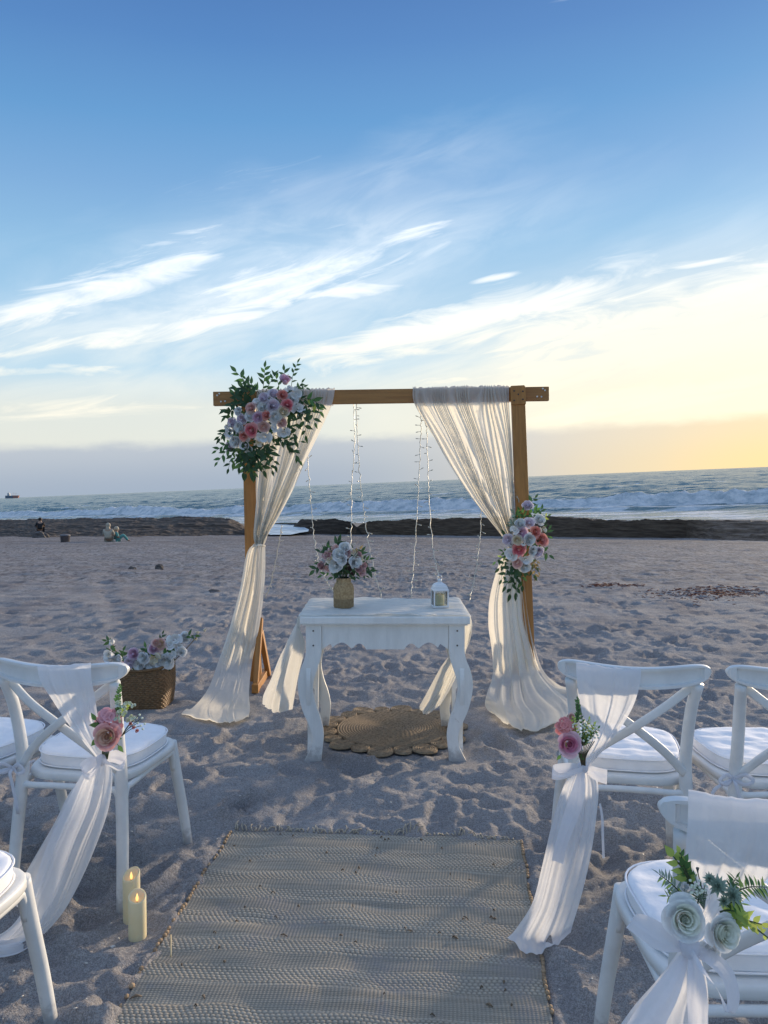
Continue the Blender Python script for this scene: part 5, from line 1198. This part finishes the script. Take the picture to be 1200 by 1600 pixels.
tr2 = rows_px([([(146, 1188, YA - .03), (156, 1188, YA - .03)], (.002, .004, 0)), ([(108, 1240, YA - .03), (140, 1240, YA - .03)], (.003, .006, 0)), ([(82, 1290, YA - .03), (120, 1300, YA - .03)], (.003, .008, 0)), ([(40, 1362, YA - .04), (95, 1385, YA - .04)], (.003, .006, 0)), ([(14, 1410, YA - .06), (60, 1440, YA - .06)], (.002, .004, 0))])
lp = [rows_px([([(160, 1180, YA - .06), (162, 1190, YA - .06)], (0, 0, 0)), ([(180, 1172, YA - .075), (180, 1192, YA - .085)], (0, .003, 0)), ([(197, 1180, YA - .085), (194, 1200, YA - .095)], (0, .003, 0)), ([(185, 1196, YA - .105), (184, 1204, YA - .105)], (0, .003, 0)), ([(160, 1184, YA - .09), (162, 1192, YA - .09)], (0, 0, 0))]),
      rows_px([([(158, 1182, YA - .06), (158, 1192, YA - .06)], (0, 0, 0)), ([(138, 1184, YA - .08), (140, 1204, YA - .09)], (0, .003, 0)), ([(124, 1196, YA - .09), (132, 1216, YA - .10)], (0, .003, 0)), ([(138, 1208, YA - .105), (144, 1216, YA - .105)], (0, .003, 0)), ([(158, 1186, YA - .09), (158, 1194, YA - .09)], (0, 0, 0))])]
sash('white sheer sash on the chair beside the candles, its train trailing left', P(158, 1185, YA), (cov, 3, 3), [(tr1, 3.2, 7), (tr2, 1.5, 9)], [(lp[0], 1, 1), (lp[1], 1, 2)], P(159, 1187, YA - .075))
# right chair
YC = 2.455
cov = rows_px([([(903, 1050, YC + .052), (952, 1058, YC + .045), (1001, 1061, YC + .045)], f0), ([(901, 1036, YC + .035), (950, 1044, YC + .03), (1001, 1046, YC + .03)], (0, .002, .002)),
     ([(900, 1037, YC + .0), (950, 1045, YC - .012), (1002, 1047, YC - .012)], (0, .003, .002)), ([(901, 1058, YC - .02), (950, 1066, YC - .028), (1000, 1069, YC - .03)], f0), ([(905, 1092, YC - .022), (948, 1100, YC - .03), (990, 1101, YC - .03)], (0, .006, 0)),
     ([(912, 1126, YC - .025), (942, 1132, YC - .035), (972, 1132, YC - .03)], (0, .008, 0)), ([(914, 1158, YC - .03), (930, 1164, YC - .045), (950, 1162, YC - .035)], (.002, .010, 0)), ([(903, 1196, YC - .04), (911, 1198, YC - .06), (921, 1197, YC - .04)], (.002, .008, 0))])
tr1 = rows_px([([(902, 1197, YC - .05), (911, 1198, YC - .07), (921, 1197, YC - .05)], (.002, .008, 0)), ([(880, 1228, YC - .05), (908, 1230, YC - .08), (935, 1227, YC - .05)], (.003, .014, 0)), ([(862, 1290, YC - .06), (900, 1292, YC - .09), (931, 1286, YC - .05)], (.003, .015, 0)), ([(848, 1350, YC - .07), (886, 1354, YC - .10), (922, 1346, YC - .06)], (.003, .015, 0)),
     ([(832, 1410, YC - .09), (868, 1418, YC - .12), (908, 1404, YC - .07)], (.003, .014, 0)), ([(806, 1452, YC - .11), (846, 1470, YC - .14), (896, 1444, YC - .09)], (.003, .012, 0))])
tr1 += [([G(793, 1466, .03), G(829, 1492, .03), G(858, 1482, .03), G(892, 1460, .03)], Vector((0, .002, .006)))]
lp = [rows_px([([(911, 1194, YC - .06), (911, 1204, YC - .06)], (0, 0, 0)), ([(888, 1192, YC - .08), (888, 1212, YC - .09)], (0, .003, 0)), ([(864, 1196, YC - .085), (862, 1216, YC - .095)], (0, .003, 0)), ([(876, 1208, YC - .11), (878, 1218, YC - .11)], (0, .003, 0)), ([(910, 1197, YC - .095), (910, 1206, YC - .095)], (0, 0, 0))]),
      rows_px([([(912, 1194, YC - .06), (912, 1204, YC - .06)], (0, 0, 0)), ([(930, 1198, YC - .08), (928, 1218, YC - .09)], (0, .003, 0)), ([(949, 1203, YC - .085), (948, 1226, YC - .095)], (0, .002, 0))])]
tl_ = [rows_px([([(906, 1200, YC - .08), (914, 1200, YC - .08)], (0, .002, 0)), ([(888, 1250, YC - .115), (912, 1252, YC - .115)], (0, .004, 0)), ([(870, 1310, YC - .13), (888, 1316, YC - .13)], (0, .004, 0)), ([(862, 1344, YC - .13), (880, 1350, YC - .13)], (0, .003, 0))]),
       rows_px([([(936, 1256, YC - .04), (939, 1255, YC - .04)], (0, 0, 0)), ([(939, 1280, YC - .045), (943, 1279, YC - .045)], (0, 0, 0)), ([(940, 1310, YC - .05), (944, 1310, YC - .05)], (0, 0, 0)), ([(941, 1341, YC - .05), (945, 1341, YC - .05)], (0, 0, 0))])]
sash('white sheer sash knotted with a bow and falling onto the rug edge', P(911, 1197, YC), (cov, 3.5, 13), [(tr1, 3.4, 17)], [(lp[0], 1, 1), (lp[1], 1, 2)], P(911, 1199, YC - .075), [(tl_[0], 1, 4), (tl_[1], .5, 5)])
# nearest chair
YD = 1.362
cov = rows_px([([(1078, 1262, YD + .05), (1150, 1274, YD + .045), (1226, 1276, YD + .04)], f0), ([(1076, 1236, YD + .035), (1150, 1249, YD + .03), (1228, 1252, YD + .02)], (0, .001, .001)),
     ([(1075, 1238, YD + .005), (1150, 1251, YD - .007), (1228, 1254, YD - .012)], (0, .002, .001)), ([(1075, 1275, YD - .016), (1150, 1288, YD - .022), (1228, 1292, YD - .03)], (0, .002, 0)), ([(1072, 1320, YD - .018), (1148, 1330, YD - .028), (1222, 1332, YD - .03)], (0, .004, 0)),
     ([(1071, 1370, YD - .02), (1130, 1378, YD - .034), (1196, 1376, YD - .03)], (0, .005, 0)), ([(1072, 1420, YD - .025), (1108, 1424, YD - .04), (1146, 1420, YD - .03)], (.002, .007, 0)), ([(1068, 1478, YD - .04), (1078, 1480, YD - .05), (1090, 1478, YD - .04)], (.002, .005, 0))])
YT = YD - .10
tr1 = rows_px([([(1066, 1478, YT), (1078, 1480, YT - .02), (1090, 1479, YT)], (.002, .006, 0)), ([(1030, 1528, YT - .01), (1068, 1535, YT - .04), (1104, 1532, YT - .01)], (.003, .010, 0)), ([(985, 1580, YT - .02), (1045, 1592, YT - .05), (1106, 1590, YT - .02)], (.003, .010, 0)), ([(940, 1650, YT - .03), (1030, 1670, YT - .06), (1108, 1660, YT - .03)], (.003, .010, 0)), ([(890, 1760, YT - .05), (1000, 1790, YT - .08), (1110, 1780, YT - .04)], (.003, .010, 0)), ([(860, 1860, YT - .06), (990, 1890, YT - .09), (1110, 1880, YT - .05)], (.003, .010, 0))])
lp = [rows_px([([(1078, 1474, YT - .02), (1074, 1488, YT - .02)], (0, 0, 0)), ([(1040, 1446, YT - .04), (1028, 1484, YT - .05)], (0, .003, 0)), ([(1000, 1428, YT - .04), (982, 1452, YT - .05)], (0, .003, 0)), ([(985, 1440, YT - .05), (981, 1450, YT - .055)], (0, 0, 0))]),
      rows_px([([(1080, 1474, YT - .02), (1076, 1490, YT - .02)], (0, 0, 0)), ([(1118, 1488, YT - .03), (1105, 1506, YT - .06)], (0, .003, 0)), ([(1146, 1518, YT - .03), (1128, 1530, YT - .06)], (0, .003, 0)), ([(1156, 1560, YT - .04), (1136, 1562, YT - .07)], (0, .002, 0)), ([(1146, 1584, YT - .06), (1132, 1580, YT - .09)], (0, .002, 0)), ([(1122, 1548, YT - .085), (1120, 1544, YT - .10)], (0, .003, 0)), ([(1096, 1506, YT - .07), (1094, 1516, YT - .08)], (0, .002, 0)), ([(1080, 1478, YT - .05), (1078, 1490, YT - .05)], (0, 0, 0))])]
tl_ = [rows_px([([(1076, 1484, YT - .04), (1088, 1484, YT - .04)], (0, .002, 0)), ([(1074, 1545, YT - .07), (1104, 1548, YT - .07)], (0, .004, 0)), ([(1076, 1610, YT - .08), (1106, 1612, YT - .08)], (0, .004, 0)), ([(1078, 1690, YT - .09), (1106, 1692, YT - .09)], (0, .003, 0))]),
       rows_px([([(1070, 1484, YT - .03), (1080, 1486, YT - .03)], (0, .002, 0)), ([(1020, 1545, YT - .07), (1060, 1556, YT - .07)], (0, .004, 0)), ([(980, 1600, YT - .09), (1030, 1620, YT - .09)], (0, .004, 0)), ([(930, 1680, YT - .1), (990, 1710, YT - .1)], (0, .003, 0))])]
sash('white sheer sash with a wide bow on the chair with white roses', P(1078, 1480, YD), (cov, 3, 21), [(tr1, 2.8, 27)], [(lp[0], 1, 1), (lp[1], 1, 2)], P(1078, 1480, YT - .04), [(tl_[0], 1, 4), (tl_[1], 1, 6)])

# ------------------------------------------------------------------ chair posies
def big_rose(root, pos, rad, face, m_in, m_out, seed, n=17, kind='rose'):
    """close-up rose: every petal is its own piece"""
    rnd = random.Random(seed)
    q = Vector(face).normalized().to_track_quat('Z', 'Y').to_matrix().to_4x4()
    V, F = lathe([(.001, -.16), (.16, -.14), (.20, .0), (.12, .12), (.001, .14)], 10, False)
    o = link(kind, mesh(kind, V, F, m_in), root, Matrix.Translation(Vector(pos) - root.location) @ q @ Matrix.Diagonal((rad, rad, rad, 1)))
    for i in range(n):
        f = (i / (n - 1)); V, F = petal_grid(f ** .95, i * 2.39996 + rnd.uniform(-.2, .2), rnd=rnd, na=8, nb=8, ruffle=.012)
        link('petal', tipped(mesh('petal', V, F, m_in if f < .6 else m_out), 8, 8, 1), o)
    return o
def posy(label, base): return thing('flower_posy', base, label, 'posy', 'flower posies tied to the chair sashes')
def fern(root, a, b_, n, size, tone, rnd, normal=(0, -.6, 1)):
    return sprig(root, a, b_, n, size, rnd, LEAFN, tone, .1, 'fern_frond', 72, normal, M_stem, .0014, .12)
def berries(root, cs, r, mat, name='berry'):
    me = mesh(name, *ball((0, 0, 0), r, n=1), mat)
    for c_ in cs: link(name, me, root, Matrix.Translation(Vector(c_) - root.location))
M_berry = paint('white berry', (.70, .76, .62), .5); M_hyd = PM['dusty'][0]
def spike(root, a, b_, mat, rnd, n=26, sz=.012, tone='m'):
    return sprig(root, a, b_, n, sz, rnd, LEAFR, tone, .05, 'leaf_spike', 55, (0, -1, .2), M_stem, .0016, .05)
# left
YP = YA - .095; rnd = random.Random(3)
pz = posy('posy of dusty pink rose and hydrangea with green spikes, on the chair beside the candles', P(168, 1140, YP))
big_rose(pz, P(168, 1151, YP - .02), 24 / 1200 * YP, (.1, -1, .25), petalmat('peach rose heart', (.82, .58, .45)), petalmat('peach rose outer', (.85, .50, .49)), 5)
hy = petalmat('hydrangea', (.80, .44, .48))
hm = []
for k in range(3):
    mb = MB(); 
    for i in range(4): mb.add(*petal_grid(.9, i * math.pi / 2 + .2, rnd=rnd, na=5, nb=5))
    hm.append(tipped(mesh('floret', mb.V, mb.F, hy), 5, 5, 4))
for i in range(26):
    a, q = rnd.uniform(0, 6.28), math.sqrt(rnd.random()); px, py = 170 + 20 * q * math.cos(a), 1127 + 17 * q * math.sin(a)
    f = Vector((math.cos(a) * q, -1, -math.sin(a) * q + .3)); qq = f.normalized().to_track_quat('Z', 'Y').to_matrix().to_4x4(); s_ = rnd.uniform(.013, .019)
    link('floret', hm[i % 3], pz, Matrix.Translation(P(px, py, YP + .02 - .03 * (1 - q * q)) - pz.location) @ qq @ Matrix.Diagonal((s_, s_, s_, 1)))
spike(pz, P(184, 1118, YP + .01), P(187, 1073, YP + .02), M_leafM, rnd, 24, .014, 'm'); spike(pz, P(186, 1120, YP + .01), P(181, 1090, YP + .02), M_leafM, rnd, 18, .013, 'm'); spike(pz, P(190, 1120, YP + .01), P(200, 1100, YP + .02), M_leafM, rnd, 16, .013, 'l')
for i in range(20):
    px, py = 194 + rnd.uniform(-16, 16), 1114 + rnd.uniform(-16, 14); flower(pz, P(px, py, YP + rnd.uniform(-.01, .03)), rnd.uniform(.007, .011), 'blossom', 'ivory', (rnd.uniform(-.5, .5), -1, .5), rnd)
bs = [P(x_, y_, YP + .02) for x_, y_ in ((218, 1117), (213, 1122), (222, 1122), (226, 1131), (220, 1134), (223, 1139), (215, 1130), (211, 1135), (208, 1126), (205, 1131))]
berries(pz, bs, .0042, M_berry)
for b_ in bs[::2]: part('stem', *tube([P(190, 1150, YP), (P(190, 1150, YP) + b_) / 2 + Vector((0, 0, .006)), b_], .0011, 4, n=6), M_stem, pz, True)
for (px, py, r_) in ((203, 1132, 4), (213, 1143, 4), (208, 1138, 3.5)): flower(pz, P(px, py, YP + .01), r_ / 1200 * YP, 'bud', 'coral', (.5, -.5, .6), rnd)
for (px, py, k) in ((152, 1155, .6), (150, 1125, .2), (185, 1165, .9)): sprig(pz, P(165, 1145, YP), P(px, py, YP - .005), 3, .030, rnd, LEAFR, 'm')
for i in range(6): part('stem', *tube([P(160 + i * 3, 1150, YP + .02), P(160 + i * 1.5, 1186, YP + .02)], .0018, 5), M_stem, pz, True)
# right
YP = YC - .10; rnd = random.Random(9)
pz = posy('posy of one pink rose, coral hydrangea and green berries right of the rug', P(895, 1150, YP))
big_rose(pz, P(889, 1163, YP - .015), 22 / 1200 * YP, (-.15, -1, .25), petalmat('pink rose heart', (.80, .34, .48)), petalmat('pink rose outer', (.87, .63, .71)), 8)
cm = petalmat('coral florets', (.83, .36, .36)); fl_ = []
mb = MB()
for i in range(4): mb.add(*petal_grid(.9, i * math.pi / 2 + .2, rnd=rnd, na=5, nb=5))
cfm = tipped(mesh('floret', mb.V, mb.F, cm), 5, 5, 4)
for i in range(22):
    a, q = rnd.uniform(0, 6.28), math.sqrt(rnd.random()); px, py = 882 + 14 * q * math.cos(a), 1136 + 12 * q * math.sin(a)
    f = Vector((math.cos(a) * q - .2, -1, -math.sin(a) * q + .3)); qq = f.normalized().to_track_quat('Z', 'Y').to_matrix().to_4x4(); s_ = rnd.uniform(.010, .015)
    link('floret', cfm, pz, Matrix.Translation(P(px, py, YP + .01 - .03 * (1 - q * q)) - pz.location) @ qq @ Matrix.Diagonal((s_, s_, s_, 1)))
flower(pz, P(893, 1120, YP + .02), .014, 'rose', 'blush', (-.2, -1, .4), rnd)
spike(pz, P(903, 1128, YP), P(902, 1092, YP + .01), M_leafM, rnd, 22, .013, 'm'); spike(pz, P(900, 1130, YP), P(904, 1102, YP), M_leafM, rnd, 16, .012, 'm')
for (xb, yb, tn) in ((895, 1122, 'l'), (908, 1118, 'm'), (920, 1124, 'l'), (928, 1132, 'l'), (934, 1138, 'm'), (915, 1132, 'l'), (924, 1142, 'l')): spike(pz, P(910, 1165, YP), P(xb, yb, YP - .005), M_leafL, rnd, 16, .013, tn)
berries(pz, [P(908 + rnd.uniform(-14, 28), 1138 + rnd.uniform(-14, 22), YP - .02 + rnd.uniform(-.01, .02)) for i in range(46)], .0036, M_berry)
for i in range(10): part('stem', *tube([P(900 + i * 3.2, 1158, YP + rnd.uniform(-.01, .02)), P(905 + i * 1.2, 1180, YP + rnd.uniform(-.01, .01)), P(909 + i * .6, 1196, YP + .015)], .0014, 5, n=6), paint('brown stem', (.10, .085, .05), .7) if i == 0 else bpy.data.materials['brown stem'], pz, True)
for (px, py) in ((876, 1180), (905, 1178)): sprig(pz, P(892, 1165, YP), P(px, py, YP - .005), 3, .028, rnd, LEAFR, 'm')
# nearest
YP = YT - .03; rnd = random.Random(12)
pz = posy('posy of two large white roses with fern fronds and dusty green succulents', P(1095, 1440, YP))
wr1, wr2 = petalmat('white rose heart', (.90, .92, .82), .32), petalmat('white rose outer', (.91, .92, .92), .32)
big_rose(pz, P(1069, 1436, YP - .01), 37 / 1200 * YP, (-.15, -1, .40), wr1, wr2, 14, 20); big_rose(pz, P(1127, 1456, YP - .005), 33 / 1200 * YP, (.30, -1, .30), wr1, wr2, 15, 18)
big_rose(pz, P(1073, 1386, YP + .03), 19 / 1200 * YP, (-.3, -.8, .9), wr2, wr2, 16, 8, 'rose')
big_rose(pz, P(1108, 1482, YP + .01), 22 / 1200 * YP, (.0, -1, -.1), wr2, wr2, 18, 10, 'rose')
def succulent(pos, rad, face, seed):
    rn = random.Random(seed); q = Vector(face).normalized().to_track_quat('Z', 'Y').to_matrix().to_4x4()
    o = link('succulent', mesh('succulent', *ball((0, 0, -.1), .3, n=1), M_leafG), pz, Matrix.Translation(Vector(pos) - pz.location) @ q @ Matrix.Diagonal((rad, rad, rad, 1)))
    for i in range(34):
        f = i / 33; a = i * 2.39996; el = R(85 - 75 * f); d = Vector((math.cos(a) * math.cos(el), math.sin(a) * math.cos(el), math.sin(el)))
        link('leaf', LEAFN['g'], o, Matrix.Translation(d * .15) @ frame(d, (0, 0, 1)) @ Matrix.Diagonal((1.6, .55 + .35 * f, 1.2, 1)))
succulent(P(1121, 1385, YP), 19 / 1200 * YP, (0, -1, .7), 1); succulent(P(1143, 1399, YP - .01), 19 / 1200 * YP, (.3, -1, .6), 2); succulent(P(1108, 1374, YP + .01), 12 / 1200 * YP, (0, -1, .9), 3); succulent(P(1130, 1408, YP + .01), 12 / 1200 * YP, (.1, -1, .4), 4)
fern(pz, P(1135, 1400, YP + .01), P(1199, 1386, YP + .02), 28, .024, 'ml', rnd); fern(pz, P(1135, 1392, YP + .02), P(1150, 1372, YP + .03), 16, .017, 'm', rnd); fern(pz, P(1130, 1412, YP + .01), P(1158, 1412, YP), 20, .020, 'ml', rnd)
fern(pz, P(1072, 1405, YP + .02), P(1030, 1366, YP + .03), 24, .020, 'lg', rnd); fern(pz, P(1085, 1410, YP + .02), P(1042, 1400, YP + .02), 20, .020, 'l', rnd); fern(pz, P(1090, 1412, YP), P(1094, 1388, YP + .02), 14, .016, 'm', rnd)
for (xa, ya, xb, yb, tn, sz) in ((1080, 1385, 1052, 1338, 'l', .022), (1075, 1380, 1062, 1332, 'lm', .014), (1085, 1385, 1068, 1352, 'm', .018), (1130, 1445, 1160, 1432, 'l', .026), (1140, 1442, 1190, 1444, 'l', .018), (1125, 1425, 1150, 1424, 'l', .022), (1150, 1440, 1200, 1465, 'l', .010)):
    sprig(pz, P(xa, ya, YP + .015), P(xb, yb, YP + .005), 8, sz * 1.15, rnd, LEAFR, tn, .1)
for i in range(10):
    px, py = 1095 + rnd.uniform(-14, 10), 1375 + rnd.uniform(-8, 26); st = P(1100, 1420, YP + .01); en = P(px, py, YP); part('stem', *tube([st, (st + en) / 2, en], .0009, 4, n=5), M_leafG, pz, True)
berries(pz, [P(1092 + rnd.uniform(-14, 14), 1386 + rnd.uniform(-12, 22), YP - .005) for i in range(22)], .0026, M_berry)
part('dark_bud', *tube([P(1100, 1400, YP + .01), P(1091, 1366, YP + .01), P(1090, 1356, YP + .01)], [.0008, .0008, .0030], 6, n=10), paint('dusky bud', (.10, .11, .10), .6), pz, True)

# ------------------------------------------------------------------ candles on the sand, shells, seaweed
q = G(215, 1463); candle(Vector((q.x, q.y, sand_z(q.x, q.y) - .006)), .0275, .140, 'pillar candle standing on the sand nearest the rug edge', .012, M_flame, 'pillar candles on the sand', R(20))
q = G(206, 1436); candle(Vector((q.x, q.y, sand_z(q.x, q.y) - .006)), .0275, .158, 'taller pillar candle touching the chair leg, half hidden by its neighbour', .014, M_flame, 'pillar candles on the sand', R(-25))
M_shell = paint('shell', (.66, .62, .56), .5, .15, 60); rs = np.random.RandomState(21); mb = MB()
for k in range(1300):
    yy = 1.6 + 9 * rs.rand() ** 1.7; xx = (rs.rand() - .5) * 2 * (.62 * yy)
    if (xx - RUG_TL.x) * e1.x + (yy - RUG_TL.y) * e1.y > -.02 and (xx - RUG_TL.x) * e1.x + (yy - RUG_TL.y) * e1.y < RUG_W + .02 and yy < 3.22: continue
    s_ = rs.uniform(.0010, .0034) * (1 + .10 * yy); z = sand_z(xx, yy) + s_ * .3
    V, F = ball((0, 0, 0), 1, n=1); Mq = Matrix.Rotation(rs.rand() * 6, 4, 'Z') @ Matrix.Rotation(rs.uniform(-.6, .6), 4, 'X') @ Matrix.Diagonal((s_ * rs.uniform(1, 2), s_, s_ * .4, 1))
    mb.add([Vector((xx, yy, z)) + (Mq @ v) for v in V], F)
solo('shell_fragments', mb.V, mb.F, M_shell, 'pale shell fragments scattered over the sand', 'shells', kind='stuff')
for (px, py, s_, lb_) in ((176, 1481, .011, 'white broken shell on the sand just in front of the candles'), (120, 1460, .012, 'pale oblong shell on the sand left of the candles')):
    q = G(px, py); z = sand_z(q.x, q.y); V = []
    for j in range(5):
        for i in range(9):
            a = (i / 8 - .5) * 2.2; r0 = s_ * j / 4; V.append(Vector((q.x + r0 * math.sin(a), q.y + r0 * math.cos(a) * 1.2 - s_ * .5, z + .002 + s_ * .5 * math.sin(j / 4 * 2.6) * (1 - .3 * abs(a)) + .0006 * (i % 2))))
    solo('shell', V, [tuple(f) for f in gridF(5, 9)], M_shell, lb_, 'shell')
M_weed = paint('brown seaweed', (.17, .052, .03), .7, .4, 20); mb = MB(); rs = np.random.RandomState(33)
for k in range(1300):
    c_ = rs.choice(4, p=[.18, .12, .5, .2]); (cx_, cy_, sx_, sy_) = ((942, 898, 16, 2.0), (985, 899, 18, 2.5), (1125, 915, 52, 5.5), (1090, 922, 60, 9))[c_]
    px, py = cx_ + sx_ * rs.randn() * .75, cy_ + sy_ * rs.randn() * .9; q = G(px, py); Yd = q.y
    if Yd > 9.0: Yd = 9.0 + (Yd - 9.0) * .9
    q = Vector(((px - 600) / 1200 * Yd, Yd, 0)); z = sand_z(q.x, q.y) + .001; a = rs.rand() * 6.28; L = rs.uniform(.02, .07)
    d = Vector((math.cos(a), math.sin(a), 0)) * L
    mb.add(*tube([Vector((q.x, q.y, z)), Vector((q.x, q.y, z + rs.uniform(.001, .009))) + d * .5, Vector((q.x, q.y, z)) + d], rs.uniform(.002, .005), 4, n=4))
solo('seaweed', mb.V, mb.F, M_weed, 'patch of reddish brown seaweed strewn on the sand at the right', 'seaweed', kind='stuff')
